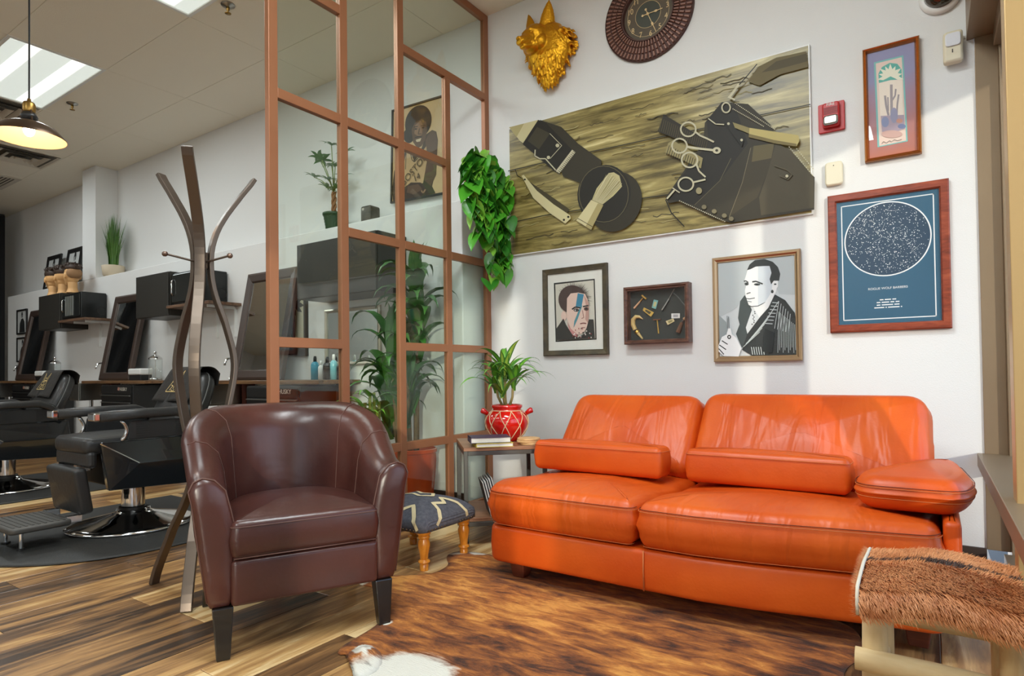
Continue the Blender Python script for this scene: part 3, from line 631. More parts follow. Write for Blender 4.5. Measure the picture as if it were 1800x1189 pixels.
def card(n, label, quad, col, mark):
    t = thing(n, label, 'packet', SB(*quad[0])); a = [SB(*q, d=.017) for q in quad]; c = [SB(*q, d=.023) for q in quad]
    MB().rings([a, c]).build('box', col, t, world=True)
    m = sum((Vector(q) for q in quad), Vector((0, 0)))/4; q2 = [tuple(m+(Vector(q)-m)*.55) for q in quad]
    MB().add([SB(*q, d=.0234) for q in q2], [(0, 1, 2, 3)]).build('printed_mark', mark, t, world=True)
card('blade_packet', 'small teal blade packet in the shadow box', [(588, 398), (655, 412), (618, 540), (556, 520)], flat(120, 176, 172), flat(196, 188, 130))
card('blade_tin', 'yellow blade tin lying tilted in the shadow box', [(440, 515), (590, 590), (545, 655), (422, 560)], flat(206, 168, 76), flat(80, 72, 40))
card('printed_card', 'white printed card in the shadow box', [(850, 606), (978, 604), (978, 676), (850, 680)], flat(224, 222, 218), flat(170, 166, 168))
card('paper_blade_wrap', 'cream paper blade wrapper under the white card', [(765, 720), (880, 680), (900, 722), (795, 778)], flat(216, 200, 150), flat(150, 140, 90))
item('shaving_brush', 'old shaving brush with brown bristles in the shadow box', 'brush', [(MB().tube([SB(950, 890), SB(985, 800), SB(1010, 740)], [.016, .013, .011]), M('bristle', S(110, 72, 48), .8), 'bristles'), (MB().tube([SB(1012, 735), SB(1035, 705)], [.009, .006]), M('brush_dark', S(70, 44, 32), .4), 'neck'), (MB().tube([SB(1030, 690), SB(1060, 680)], [.009, .011]), M('cork', S(178, 140, 104), .6), 'knob')])

# ---- round wall clock
CLX, CLZ, CR = 1.302, 3.262, .298
t = thing('wall_clock', 'round brown wall clock with three rings of ribs and cream numerals', 'clock', (CLX, 0, CLZ))
CLB = M('clock_brown', S(136, 100, 88), .5, .2, vary=(6, S(150, 112, 98), .5))
mw = WALLM(0, 0, 0)
b = MB().lathe([(CR, .001), (CR, .02), (CR-.004, .024), (CR-.008, .016), (.178, .02), (.175, .034), (.168, .034), (.162, .012), (.0, .012)], 72, mw); b.build('case', M('clock_case_dark', S(84, 56, 50), .55, .2), t, True, angle=30)
rib = {}
for ring, (r0, r1, z) in enumerate(((.178, .212, .033), (.217, .251, .029), (.256, .29, .025))):
    n = 66; w0 = math.pi*r0/n*.74; w1 = math.pi*r1/n*.74
    me = MB().rings([[(r0, -w0, z-.016), (r1, -w1, z-.016), (r1, w1, z-.016), (r0, w0, z-.016)], [(r0+.002, -w0*.5, z+.004), (r1-.002, -w1*.5, z+.002), (r1-.002, w1*.5, z+.002), (r0+.002, w0*.5, z+.004)]]).mesh('rib', CLB)
    for k in range(n):
        o = bpy.data.objects.new('rib', me); COL.objects.link(o); o.parent = t
        o.matrix_local = mw @ Matrix.Rotation(2*math.pi*k/n, 4, 'Z')
MB().lathe([(.162, .0125), (.0001, .0125)], 48, mw, cap=False).build('dial', M('dial_bronze', S(104, 90, 74), .45, vary=(5, S(84, 78, 66), .7)), t)
MB().lathe([(.082, .0132), (.0001, .0132)], 48, mw, cap=False).build('dial_centre', M('dial_dark', S(72, 76, 68), .45), t)
NUM = M('numeral_cream', S(226, 200, 150), .5)
b = MB()
for r in (.084, .138): b.rings([[(q*math.cos(2*math.pi*i/60), q*math.sin(2*math.pi*i/60), .0138) for i in range(60)] for q in (r, r+.0022)], False, False, mw)
b.build('dial_lines', NUM, t)
for k in range(1, 13):
    a = math.radians(90-30*k+7); q = text_mb(str(k), .05, .001); q.v = [mw @ (Vector((p.x*.85+.13*math.cos(a), p.y+.13*math.sin(a), p.z+.0145))) for p in q.v]; q.build('numeral', NUM, t)
for ang, L, w in ((2, .098, .0045), (-68, .14, .004)):
    a = math.radians(ang); R2 = mw @ Matrix.Rotation(a, 4, 'Z')
    b = MB().box(-.035, L, -w/2, w/2, .017, .019, R2); b.ball((L*.55, 0, .018), .012, .008, .002, 12, R2); b.ball((-.035, 0, .018), .008, .008, .002, 12, R2); b.build('hand', NUM, t)
MB().lathe([(.01, .016), (.008, .022), (.001, .023)], 16, mw).build('hub', NUM, t, True)

# ---- gold wolf head (modelled solid, fused by remesh)
t = thing('wolf_head', 'gold wolf head sculpture mounted on the wall beside the clock', 'sculpture', (.56, 0, 2.98))
b = MB()
WT = Matrix.Translation((-.02, 0, 0)) @ Matrix.Rotation(math.radians(-17), 4, 'Z')       # head turned a little to one side
def ell3(c, r, rot=(0, 0, 0)):
    m = WT @ Matrix.Translation(c) @ Matrix.Rotation(rot[2], 4, 'Z') @ Matrix.Rotation(rot[1], 4, 'Y') @ Matrix.Rotation(rot[0], 4, 'X'); b.ball((0, 0, 0), *r, 22, m)
b.rings([[(w*math.cos(2*math.pi*i/22), -d*(.5+.5*math.sin(2*math.pi*i/22))*1.0-.004, z) for i in range(22)] for z, w, d in ((.005, .03, .04), (.05, .075, .075), (.12, .125, .105), (.2, .165, .125), (.27, .165, .13), (.34, .135, .13), (.40, .10, .11), (.43, .06, .08))], True, True, Matrix.Translation((.03, 0, 0)))
ell3((0, -.11, .345), (.1, .085, .085)); ell3((0, -.15, .335), (.06, .07, .05)); ell3((-.055, -.1, .29), (.06, .06, .06)); ell3((.055, -.1, .29), (.06, .06, .06)); ell3((0, -.165, .315), (.062, .06, .05)); ell3((0, -.13, .27), (.07, .07, .05))
mz = [(0, -.15, .322, .064, .056), (0, -.19, .306, .054, .048), (0, -.222, .288, .046, .04), (0, -.248, .275, .039, .033), (0, -.262, .27, .028, .024)]
b.rings([[WT @ Vector((x+rx*math.cos(2*math.pi*i/20), y, z+rz*math.sin(2*math.pi*i/20))) for i in range(20)] for x, y, z, rx, rz in mz])
jw = [(0, -.14, .272, .055, .03), (0, -.19, .258, .044, .024), (0, -.218, .246, .034, .02), (0, -.234, .243, .024, .014)]
b.rings([[WT @ Vector((x+rx*math.cos(2*math.pi*i/20), y, z+rz*math.sin(2*math.pi*i/20))) for i in range(20)] for x, y, z, rx, rz in jw])
ell3((0, -.265, .287), (.02, .014, .014))
for s in (-1, 1):
    b.tube([WT @ Vector(p) for p in ((s*.014, -.2, .356), (s*.04, -.188, .362), (s*.07, -.16, .352), (s*.085, -.135, .335))], [.006, .011, .01, .004], 8)
    m = WT @ Matrix.Translation((s*.082, -.075, .39)) @ Matrix.Rotation(s*.16, 4, 'Y') @ Matrix.Rotation(.75 if s > 0 else .1, 4, 'Z')
    n = 16
    for k0, k1, z0, z1 in ((1, 1, 0, 0),):
        b.rings([[(.055*k*math.cos(2*math.pi*i/n), (.024*k*math.sin(2*math.pi*i/n)+(.012*k if math.sin(2*math.pi*i/n) < -.3 else 0)), z) for i in range(n)] for k, z in ((1., -.04), (1.05, .02), (.92, .07), (.66, .12), (.34, .16), (.08, .185))], True, True, m)
wr2 = random.Random(5)
for i in range(420):
    z = wr2.uniform(.01, .36); t_ = z/.36; hw = .03+.15*math.sin(min(1, t_*1.25)*1.57); x = wr2.uniform(-1, 1)*hw
    if z > .22 and abs(x) < .075: continue
    q = x/(hw+1e-3); y = -.115*math.sqrt(max(.02, 1-q*q))*(.45+.55*min(1, t_*2)); L = wr2.uniform(.03, .06)
    d = Vector((x*2.2, -.12, -.75 if z < .25 else -.3)).normalized(); p = Vector((x+.03, y-.002, z))
    e = p+d*L
    if e.y > -.006: e.y = -.006
    b.tube([p-d*L*.4, p+d*L*.25+Vector((0, -.008, 0)), e], [.008, .0095, .0015], 6)
for i in range(60):
    a = wr2.uniform(-.6, 3.74); p = Vector((.03+.17*math.cos(a), -.02, .27+.13*math.sin(a)))
    if p.z > .36 or p.z < .17: continue
    d = Vector((math.cos(a), 0, -.35)).normalized(); b.tube([p-d*.02, p+d*.015, p+d*.05], [.011, .011, .002], 6)
w = b.build('head', GOLD, t, True)
rm = w.modifiers.new('fuse', 'REMESH'); rm.mode = 'VOXEL'; rm.voxel_size = .0042; rm.use_smooth_shade = True; sm_ = w.modifiers.new('soft', 'SMOOTH'); sm_.iterations = 2; sm_.factor = .5
for s in (-1, 1): MB().ball(WT @ Vector((s*.046, -.186, .338)), .013, .01, .009, 12).build('eye', GOLD, t, True)

# ---- small wall devices
t = thing('fire_alarm', 'red fire alarm strobe box on the white wall', 'fire alarm', (2.335, 0, 2.265))
REDP = M('alarm_red', S(186, 26, 30), .4)
MB().prism(rpoly(rect(-.064, .064, 0, .158), .008), 0, .018, WALLM(0, 0, 0)).build('back_plate', REDP, t, bevel=.003)
MB().prism(rpoly(rect(-.042, .042, .018, .152), .016), .018, .045, WALLM(0, 0, 0)).build('housing', REDP, t, bevel=.008)
MB().prism(rpoly(rect(-.036, .036, .026, .078), .018), .045, .062, WALLM(0, 0, 0)).build('strobe_lens', M('strobe_clear', S(150, 150, 146), .2, .9), t, bevel=.01)
for k in range(5): MB().box(-.034, .034, -.0465, -.045, .088+k*.008, .092+k*.008).build('grille_slot', M('alarm_dark', S(120, 16, 20), .5), t)
q = text_mb('FIRE', .022, .0006); q.v = [WALLM(0, -.046, .138) @ p for p in q.v]; q.build('lettering', WHITEP, t)
t = thing('sounder_box', 'cream plastic sounder box below the red fire alarm', 'sensor', (2.342, 0, 1.968))
MB().prism(rpoly(rect(-.043, .043, 0, .128), .02), .001, .03, WALLM(0, 0, 0)).build('housing', CREAM, t, True, bevel=.008, angle=50)
MB().ball((-.0, -.03, .106), .003, .002, .003, 8).build('indicator', BLACK, t)
t = thing('motion_detector', 'cream motion detector with pale lens high in the wall corner', 'sensor', (2.878, -.004, 2.468))
MB().prism(rpoly(rect(-.043, .037, 0, .155), .018), .012, .062, WALLM(0, 0, 0)).build('housing', CREAM, t, True, bevel=.012, angle=50)
MB().prism(rpoly(rect(-.034, .028, .075, .14), .016), .062, .07, WALLM(0, 0, 0)).build('lens', M('lens_white', S(224, 226, 232), .35), t, bevel=.006)
MB().box(-.008, -.004, -.0635, -.061, .045, .062).build('indicator', BLACK, t); MB().box(-.02, .02, -.014, .003, .05, .1).build('bracket', CREAM, t)
t = thing('dome_camera', 'white dome security camera high on the wall by the window header', 'camera', (2.83, 0, 2.835))
MB().lathe([(.09, .001), (.09, .02), (.082, .03), (.07, .032)], 32, WALLM(0, 0, 0)).build('base_ring', WHITEP, t, True)
MB().lathe([(.07, .03), (.066, .055), (.045, .085), (.02, .097), (.001, .099)], 28, WALLM(0, 0, 0)).build('dome', M('smoked_dome', S(90, 84, 76), .06, .8), t, True)
# ================================================================== leathers
def leather(name, c1, c2, rough, fold=0., foldscale=(14, 3, 3), grain=90, coat=.15):
    if name in MATS: return MATS[name]
    m = bpy.data.materials.new(name); m.use_nodes = True; MATS[name] = m
    n = m.node_tree.nodes; l = m.node_tree.links; b = n['Principled BSDF']
    t = n.new('ShaderNodeTexCoord'); x = n.new('ShaderNodeTexNoise'); x.inputs['Scale'].default_value = 3.2; x.inputs['Detail'].default_value = 4; l.new(t.outputs['Object'], x.inputs[0])
    r = n.new('ShaderNodeValToRGB'); r.color_ramp.elements[0].position = .3; r.color_ramp.elements[0].color = c1; r.color_ramp.elements[1].position = .72; r.color_ramp.elements[1].color = c2
    l.new(x.outputs['Fac'], r.inputs[0]); l.new(r.outputs[0], b.inputs['Base Color'])
    g = n.new('ShaderNodeTexVoronoi'); g.inputs['Scale'].default_value = grain; l.new(t.outputs['Object'], g.inputs[0])
    u = n.new('ShaderNodeBump'); u.inputs['Strength'].default_value = .06; u.inputs['Distance'].default_value = .004; l.new(g.outputs['Distance'], u.inputs['Height'])
    nm = u.outputs[0]
    if fold:
        mp = n.new('ShaderNodeMapping'); mp.inputs['Scale'].default_value = foldscale; l.new(t.outputs['Object'], mp.inputs[0])
        y = n.new('ShaderNodeTexNoise'); y.inputs['Scale'].default_value = 1.; y.inputs['Detail'].default_value = 2.; y.inputs['Distortion'].default_value = .7; l.new(mp.outputs[0], y.inputs[0])
        v = n.new('ShaderNodeBump'); v.inputs['Strength'].default_value = fold; v.inputs['Distance'].default_value = .03; l.new(y.outputs['Fac'], v.inputs['Height']); l.new(nm, v.inputs['Normal']); nm = v.outputs[0]
    l.new(nm, b.inputs['Normal']); b.inputs['Roughness'].default_value = rough; b.inputs['Specular IOR Level'].default_value = .38; b.inputs['Coat Weight'].default_value = coat; b.inputs['Coat Roughness'].default_value = .3
    return m
OR1, OR2 = S(204, 76, 14), S(224, 98, 26)
ORL = leather('orange_leather', OR1, OR2, .4, .25, (2.5, 2.5, 2.5), coat=.06)
ORF = leather('orange_leather_gathered', OR1, OR2, .4, .6, (11, 3, 2.2), coat=.06)
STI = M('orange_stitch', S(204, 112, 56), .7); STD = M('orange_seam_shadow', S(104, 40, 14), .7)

# ================================================================== orange sofa
sofa = thing('leather_sofa', 'orange leather two seat sofa with one padded armrest on the right end', 'sofa', (1.9, -.85, 0))
def edge_front(x, d=0.): return -1.405-d+.135*sstep(1.95, 2.85, x)
base = [(.985, -1.32), (1.03, edge_front(1.03))]+[(x, edge_front(x)) for x in (1.4, 1.7, 2.0, 2.2, 2.4, 2.6)]+[(2.785, edge_front(2.785)), (2.785, -.3), (.95, -.3)]
MB().pad(rpoly(base, [.06, .06]+[0]*6+[.06, .08, .08]), .095, .262, .022, 0, .004).build('base', ORL, sofa, True, world=True)
sl = [(.965, -1.27), (1.02, edge_front(1.02, .02))]+[(x, edge_front(x, .025)) for x in (1.3, 1.5)]+[(1.755, edge_front(1.755, .02)), (1.755, -.52), (.93, -.52)]
sr = [(1.765, edge_front(1.765, .02))]+[(x, edge_front(x, .025)) for x in (2.0, 2.2, 2.4, 2.6)]+[(2.775, edge_front(2.775, .01)), (2.775, -.52), (1.765, -.52)]
P1 = rpoly(sl, [.1, .09, 0, 0, .05, .05, .1]); P2 = rpoly(sr, [.05, 0, 0, 0, 0, .07, .05, .05])
for P in (P1, P2):
    cb_ = MB().pad(P, .264, .425, .055, .03, .012, steps=6)
    for v in cb_.v: v.z += .032*(1-sstep(-1.3, -.9, v.y))*(v.z-.264)/.16       # front edge plumper than the back
    cb_.build('seat_cushion', ORF, sofa, True, world=True)
    for z, ins, m in ((.276, .018, STI), (.425, .006, STD), (.417, .001, STI)):
        n = len(P); q = []
        for i in range(n):
            tt = (Vector(P[(i+1) % n])-Vector(P[i-1])).normalized(); nn = Vector((tt.y, -tt.x)); p = Vector(P[i])-nn*(ins-.002); q.append((p.x, p.y, z))
        MB().tube([p for p in q if p[1] < -.75], .0014, 6).build('seam', m, sofa, True, world=True)
MB().tube([(1.79, edge_front(1.79)-.004, .1), (1.79, edge_front(1.79)-.008, .18), (1.79, edge_front(1.79)-.004, .26)], .003, 6).build('seam', STI, sofa, True, world=True)
# back cushions lean on a low back frame
def lean(x0, x1, yb, zb, yt, zt):
    v = Vector((0, yt-yb, zt-zb)); L = v.length; v.normalize(); n = Vector((0, -v.z, v.y))
    return Matrix(((1, v.x, n.x, (x0+x1)/2), (0, v.y, n.y, yb), (0, v.z, n.z, zb), (0, 0, 0, 1))), L
for i, (x0, x1, h) in enumerate(((.95, 1.735, .85), (1.745, 2.745, .865))):
    m, L = lean(x0, x1, -.66, .43, -.36, h-.03); w = (x1-x0)/2
    pl = rpoly([(-w-.01, 0), (w, 0), (w, L), (-w+(.02 if i == 0 else 0.), L)], [.07, .07, .1, .1], 8)
    MB().pad(pl, -.13, .07, .065, .035, .012, m, 6).build('back_cushion', ORF, sofa, True, world=True)
    n = len(pl); MB().tube([m @ Vector((p[0]*1.003, p[1]+.004, -.06)) for p in pl], .004, 6, closed=True).build('seam', STD, sofa, True, world=True)
MB().pad(rpoly(rect(.97, 2.76, -.42, -.27), .05), .264, .66, .04).build('back_frame', ORL, sofa, True, world=True)
arm = [(2.515, -1.155), (2.84, -1.15), (2.885, -.95), (2.85, -.48), (2.72, -.5), (2.5, -.95)]
AP = rpoly(arm, [.09, .08, .1, .08, .08, .1], 6)
MB().pad(AP, .462, .588, .06, .022, .006, steps=6).build('armrest', ORL, sofa, True, world=True)
for z, m in ((.553, STD), (.546, STI), (.51, STI)): MB().tube([(p[0], p[1], z) for p in AP], .0015, 6, closed=True).build('seam', m, sofa, True, world=True)
MB().pad(rpoly(rect(2.778, 2.83, -1.2, -.35), .02), .11, .46, .02).build('side_panel', ORL, sofa, True, world=True)
FTM = wood('reddish_foot', [S(70, 28, 16), S(110, 52, 32)], 4)
for x, y in ((1.13, -1.3), (2.7, -1.16), (1.06, -.4), (2.7, -.4)): MB().rings([[(x+sx*k, y+sy*k, z) for sx, sy in ((-1, -1), (1, -1), (1, 1), (-1, 1))] for k, z in ((.03, .013), (.042, .1))]).build('foot', FTM, sofa, world=True, bevel=.006)
for i, (x0, x1) in enumerate(((.965, 1.68), (1.79, 2.475))):
    y = -.925 if i == 0 else -.9
    t = thing('lumbar_cushion', ['orange leather bolster cushion lying on the armless end of the sofa', 'orange leather bolster cushion lying next to the sofa armrest'][i], 'cushion', ((x0+x1)/2, y+.08, .453), 0, 'bolsters on the sofa')
    w = (x1-x0)/2; m = Matrix.Rotation(math.radians(-3), 4, 'X')
    MB().pad(rpoly(rect(-w, w, -.08, .08), .03), .0, .155, .034, .01, .006, m, 6).build('cover', ORL, t, True)
    MB().tube([m @ Vector((p[0], p[1], .13)) for p in rpoly(rect(-w+.001, w-.001, -.083, .083), .03)], .0016, 6, closed=True).build('seam', STI, t, True)

# ================================================================== brown tub armchair
BR = leather('brown_bonded_leather', S(58, 30, 26), S(80, 44, 37), .3, .22, (4, 4, 4), 60, .25)
BRS = M('brown_seam', S(88, 58, 49), .6); LEGM = M('black_lacquer_wood', S(22, 19, 17), .3, coat=.3)
th = math.radians(63.4); chair = thing('tub_armchair', 'dark brown leather tub armchair with rounded back and black tapered legs', 'armchair', (.55, -2.14, 0), th)
A0, YF = .305, -.315
def upath(s):
    """centre line of the wrap-around wall, 0 left front .. 1 right front; returns point, outward normal"""
    L1 = .30; arc = math.pi*.5*(A0+.30)  # approx
    tot = 2*L1+arc*1.0; d = s*tot
    if d < L1: return Vector((-A0, YF+d)), Vector((-1, 0))
    if d > tot-L1: return Vector((A0, YF+(tot-d))), Vector((1, 0))
    a = math.pi*(1-(d-L1)/arc); c, q = math.cos(a), math.sin(a)
    return Vector((A0*c, YF+L1+.295*q)), Vector((c/A0, q/.295)).normalized()
def ringat(s):
    p, n = upath(s); y = p.y; k = sstep(YF+.02, .22, y); H = .632+.222*k; fl = .05+.03*k
    sec = [(.02, .178), (.03, .2), (.035+fl*.35, .36), (.035+fl*.8, H-.09), (.035+fl, H-.045), (.02+fl, H-.014), (-.008+fl, H-.002), (-.035+fl*.8, H-.012), (-.055+fl*.5, H-.05), (-.062+fl*.3, H-.12), (-.06, .45), (-.055, .3), (-.05, .2), (-.04, .178)]
    return [(p.x+n.x*o, p.y+n.y*o, z) for o, z in sec]
NS = 46; rs_ = [ringat(i/NS) for i in range(NS+1)]
def shrink(r, k, dy):
    c = sum((Vector(q) for q in r), Vector())/len(r); return [tuple(c+(Vector(q)-c)*k+Vector((0, dy, 0))) for q in r]
rs_ = [shrink(rs_[0], .5, -.02), shrink(rs_[0], .88, -.017), shrink(rs_[0], .98, -.008)]+rs_+[shrink(rs_[-1], .98, -.008), shrink(rs_[-1], .88, -.017), shrink(rs_[-1], .5, -.02)]
MB().rings(rs_).build('shell', BR, chair, True)
for s in (.31, .69, .17, .83):
    r = ringat(s); pts = r[5:12]; c = upath(s)[1]
    MB().tube([Vector(q)-Vector((c.x, c.y, 0))*.001+Vector((0, 0, .001)) for q in pts], .0018, 6).build('seam', BRS, chair, True)
for s in (0, 1): MB().tube([Vector(q)+Vector((0, -.006, 0)) for q in ringat(s)[1:13]], .0032, 6).build('seam', BRS, chair, True)
MB().pad(rpoly(rect(-.26, .26, -.345, .2), .02), .178, .335, .014).build('front_rail', BR, chair, True)
sc_ = rpoly([(-.262, -.35), (.262, -.35), (.262, .05), (.16, .22), (-.16, .22), (-.262, .05)], [.03, .03, .1, .12, .12, .1])
MB().pad(sc_, .337, .475, .03, .035, .006, steps=5).build('seat_cushion', BR, chair, True)
MB().tube([(p[0], p[1], .452) for p in sc_ if p[1] < 0], .0022, 6).build('seam', BRS, chair, True)
MB().tube([(-.25, -.35, .345), (.25, -.35, .345)], .0025, 6).build('seam', BRS, chair, True)
for sx, y, sp, sb_ in ((-1, -.3, .0, -.02), (1, -.3, .0, -.02), (-1, .21, .02, .05), (1, .21, .02, .05)):
    x = sx*.285; b = MB(); b.rings([[(x+sx*o+q*w, y+d+r*w, z) for q, r in ((-1, -1), (1, -1), (1, 1), (-1, 1))] for z, w, o, d in ((.001, .022, sp, sb_), (.178, .034, 0, 0))]); b.build('leg', LEGM, chair, bevel=.004)

# ================================================================== coat rack of three bent bars
RS = 1.055
RKM = M('rack_bronze', S(100, 88, 78), .36, .7)
rk = thing('coat_rack', 'tall dark bronze coat rack of three curved flat bars', 'coat rack', (-.028, -2.2, 0))
view = math.atan2(-3.737+2.2, 2.755+.028)
prof_r = [(0.0, .27), (.25, .165), (.42, .075), (.52, .05), (.62, .065), (.78, .105), (.98, .135), (1.15, .10), (1.3, .05), (1.42, .034), (1.52, .045), (1.62, .085), (1.74, .16), (1.86, .235)]
def spline(z):
    for (a, ra), (b, rb), i in zip(prof_r, prof_r[1:], range(99)):
        if a <= z <= b:
            p0 = prof_r[max(i-1, 0)][1]; p3 = prof_r[min(i+2, len(prof_r)-1)][1]; t = (z-a)/(b-a)
            return .5*((2*ra)+(-p0+rb)*t+(2*p0-5*ra+4*rb-p3)*t*t+(-p0+3*ra-3*rb+p3)*t**3)
    return prof_r[-1][1]
prof_r = [(z*RS, r*RS) for z, r in prof_r]
for k, off in enumerate((0, 120, 240)):
    a = view+math.radians(off-13); d = Vector((math.cos(a), math.sin(a), 0)); s_ = Vector((-d.y, d.x, 0)); tall = (1.86, 1.84, 1.84)[k]*RS
    path = [d*spline(z)+Vector((0, 0, z)) for z in [.002+i*(tall-.002)/60 for i in range(61)]]
    MB().tube(path, 1., prof=[(-.023, -.01), (.023, -.01), (.023, .01), (-.023, .01)], upv=d).build('bar', RKM, rk, bevel=.003)
for k, off in enumerate((60, 180, 300)):
    a = view+math.radians(off-13); d = Vector((math.cos(a), math.sin(a), 0)); z = 1.43*RS
    MB().cyl(d*.0+Vector((0, 0, z-.005)), d*.15+Vector((0, 0, z+.02)), .005, seg=10).build('peg', RKM, rk)
    MB().ball(d*.155+Vector((0, 0, z+.02)), .013, seg=12).build('peg_knob', M('knob_metal', S(120, 100, 88), .3, .8), rk, True)
MB().cyl((0, 0, 1.40*RS), (0, 0, 1.47*RS), .028, seg=16).build('upper_joint', RKM, rk); MB().cyl((0, 0, .49*RS), (0, 0, .55*RS), .042, seg=16).build('lower_joint', RKM, rk)

# ================================================================== kilim footstool
def kilim():
    m = bpy.data.materials.new('kilim_weave'); m.use_nodes = True; n = m.node_tree.nodes; l = m.node_tree.links; b = n['Principled BSDF']
    t = n.new('ShaderNodeTexCoord'); x = n.new('ShaderNodeTexNoise'); x.inputs['Scale'].default_value = 60; l.new(t.outputs['Object'], x.inputs[0])
    r = n.new('ShaderNodeValToRGB'); r.color_ramp.elements[0].color = S(52, 54, 66); r.color_ramp.elements[1].color = S(104, 104, 112); l.new(x.outputs['Fac'], r.inputs[0]); l.new(r.outputs[0], b.inputs['Base Color'])
    w = n.new('ShaderNodeTexWave'); w.inputs['Scale'].default_value = 110; l.new(t.outputs['Object'], w.inputs[0]); u = n.new('ShaderNodeBump'); u.inputs['Strength'].default_value = .5; u.inputs['Distance'].default_value = .004
    l.new(w.outputs['Fac'], u.inputs['Height']); l.new(u.outputs[0], b.inputs['Normal']); b.inputs['Roughness'].default_value = .95; return m
fs = thing('footstool', 'low footstool with blue grey kilim top and turned honey wood legs', 'footstool', (.47, -1.30, 0))
FP = rpoly(rect(-.235, .235, -.215, .215), .05, 6); KIL = kilim()
def fs_top(x, y): k = max(abs(x)/.235, abs(y)/.215); return .262+.055*(1-min(1, k)**2.6)
rr_ = []
for k in (.02, .25, .5, .7, .85, .95, 1.0): rr_.append([(p[0]*k, p[1]*k, .25+.075*(1-k**3.2)) for p in FP])
rr_ += [[(p[0]*k, p[1]*k, z) for p in FP] for k, z in ((1.02, .225), (1.015, .205), (.98, .195), (.5, .195))]
MB().rings(rr_).build('cushion', KIL, fs, True)
def fsz(x, y):
    k = max(abs(x)/.235, abs(y)/.215)
    return .25+.075*(1-min(k, 1)**3.2) if k <= 1 else .25
YARN = M('cream_yarn', S(206, 190, 150), .95, bump=(200, .3))
def band(pts, w=.02):
    b = MB(); q = []
    for (a, c) in zip(pts, pts[1:]):
        for i in range(8): q.append(Vector(a)+(Vector(c)-Vector(a))*i/8)
    q.append(Vector(pts[-1]))
    L = []; Rr = []
    for i, p in enumerate(q):
        d = (q[min(i+1, len(q)-1)]-q[max(i-1, 0)]).normalized(); nn = Vector((-d.y, d.x))*w/2; L.append(p+nn); Rr.append(p-nn)
    def on(p):    # wraps down the sides past the rim
        x, y = p; X, Y = .238, .218
        ex = max(0, abs(x)-X); ey = max(0, abs(y)-Y)
        return (max(-X, min(X, x))*(1.012 if ex else 1), max(-Y, min(Y, y))*(1.012 if ey else 1), fsz(x, y)+.003-(ex+ey))
    b.add([on(p) for p in L]+[on(p) for p in Rr], [(i, i+1, len(L)+i+1, len(L)+i) for i in range(len(L)-1)]); b.build('woven_motif', YARN, fs, True)
band([(-.26, -.2), (-.1, -.24), (-.06, -.13), (.0, -.12), (.02, -.2), (.1, -.14), (.16, -.2), (.2, -.26)])
band([(.27, -.12), (.2, -.06), (.15, -.05), (.17, .02), (.12, .04), (.19, .1), (.27, .12)])
band([(-.1, .1), (-.02, .05), (.03, .09), (.08, .03), (.02, -.01), (-.05, .02), (-.12, .0)]); band([(-.2, .27), (-.12, .17), (-.04, .2), (.06, .15), (.12, .2), (.2, .27)])
for sx in (-1, 1):
    for sy in (-1, 1):
        MB().lathe([(.021, .001), (.023, .03), (.018, .036), (.03, .042), (.03, .05), (.02, .056), (.022, .08), (.03, .12), (.031, .135), (.024, .158), (.03, .162), (.03, .17), (.026, .174), (.034, .182), (.034, .2)], 20, Matrix.Translation((sx*.185, sy*.157, 0))).build('leg', wood('honey_wood', [S(150, 82, 18), S(196, 122, 36), S(216, 148, 60)], 5, (6, 6, 1), .3), fs, True, angle=60)
        for q in range(6):
            for (px, py) in (((sx*(.2-.024*q)), sy*.219), (sx*.24, sy*(.18-.024*q))):
                MB().ball((px, py, .207), .0055, .0055, .0055, 8).build('nail_head', M('aged_nail', S(96, 78, 58), .35, .8), fs, True)

# ================================================================== end table
ET = thing('end_table', 'small side table with wooden top and shelf on a grey steel frame', 'side table', (.575+.72*.235-.69*.25, -1.03+.69*.235+.72*.25, 0), math.radians(44))
TOPW = wood('table_oak', [S(98, 62, 42), S(142, 98, 70), S(170, 124, 92)], 4, (1.5, 14, 14), .4); TW, TD, TH = .24, .255, .555
MB().box(-TW, TW, -TD, TD, TH-.02, TH).build('top', TOPW, ET, bevel=.002)
MB().box(-TW+.02, TW-.02, -TD+.02, TD-.02, .135, .155).build('shelf', TOPW, ET, bevel=.002)
GS = M('grey_steel', S(86, 86, 82), .4, .6)
for sx in (-1, 1):
    for sy in (-1, 1): MB().box(sx*TW-(.024 if sx > 0 else 0), sx*TW+(.024 if sx < 0 else 0), sy*TD-(.024 if sy > 0 else 0), sy*TD+(.024 if sy < 0 else 0), 0.001, TH-.02).build('leg', GS, ET, bevel=.002)
for z in (TH-.045, .111):
    for s in (-1, 1):
        MB().box(-TW+.024, TW-.024, s*(TD-.012)-.01, s*(TD-.012)+.01, z, z+.024).build('rail', GS, ET, bevel=.002); MB().box(s*(TW-.012)-.01, s*(TW-.012)+.01, -TD+.024, TD-.024, z, z+.024).build('rail', GS, ET, bevel=.002)
def etp(x, y): c, s_ = math.cos(ET.rotation_euler.z), math.sin(ET.rotation_euler.z); return (ET.location.x+c*x-s_*y, ET.location.y+s_*x+c*y)
def book(name, label, cat, loc, rz, w, d, h, cov, tilt=None, group=None):
    t = thing(name, label, cat, loc, rz, group)
    if tilt: t.rotation_euler = tilt
    MB().box(-w/2+.004, w/2-.003, -d/2+.003, d/2-.003, .003, h-.003).build('pages', M('paper', S(226, 222, 210), .8, bump=(180, .3)), t)
    b = MB().box(-w/2, w/2, -d/2, d/2, 0, .003).box(-w/2, w/2, -d/2, d/2, h-.003, h).box(-w/2, -w/2+.004, -d/2, d/2, 0, h); b.build('cover', cov, t); return t
px, py = etp(-.075, -.176); r0 = math.radians(44+3)
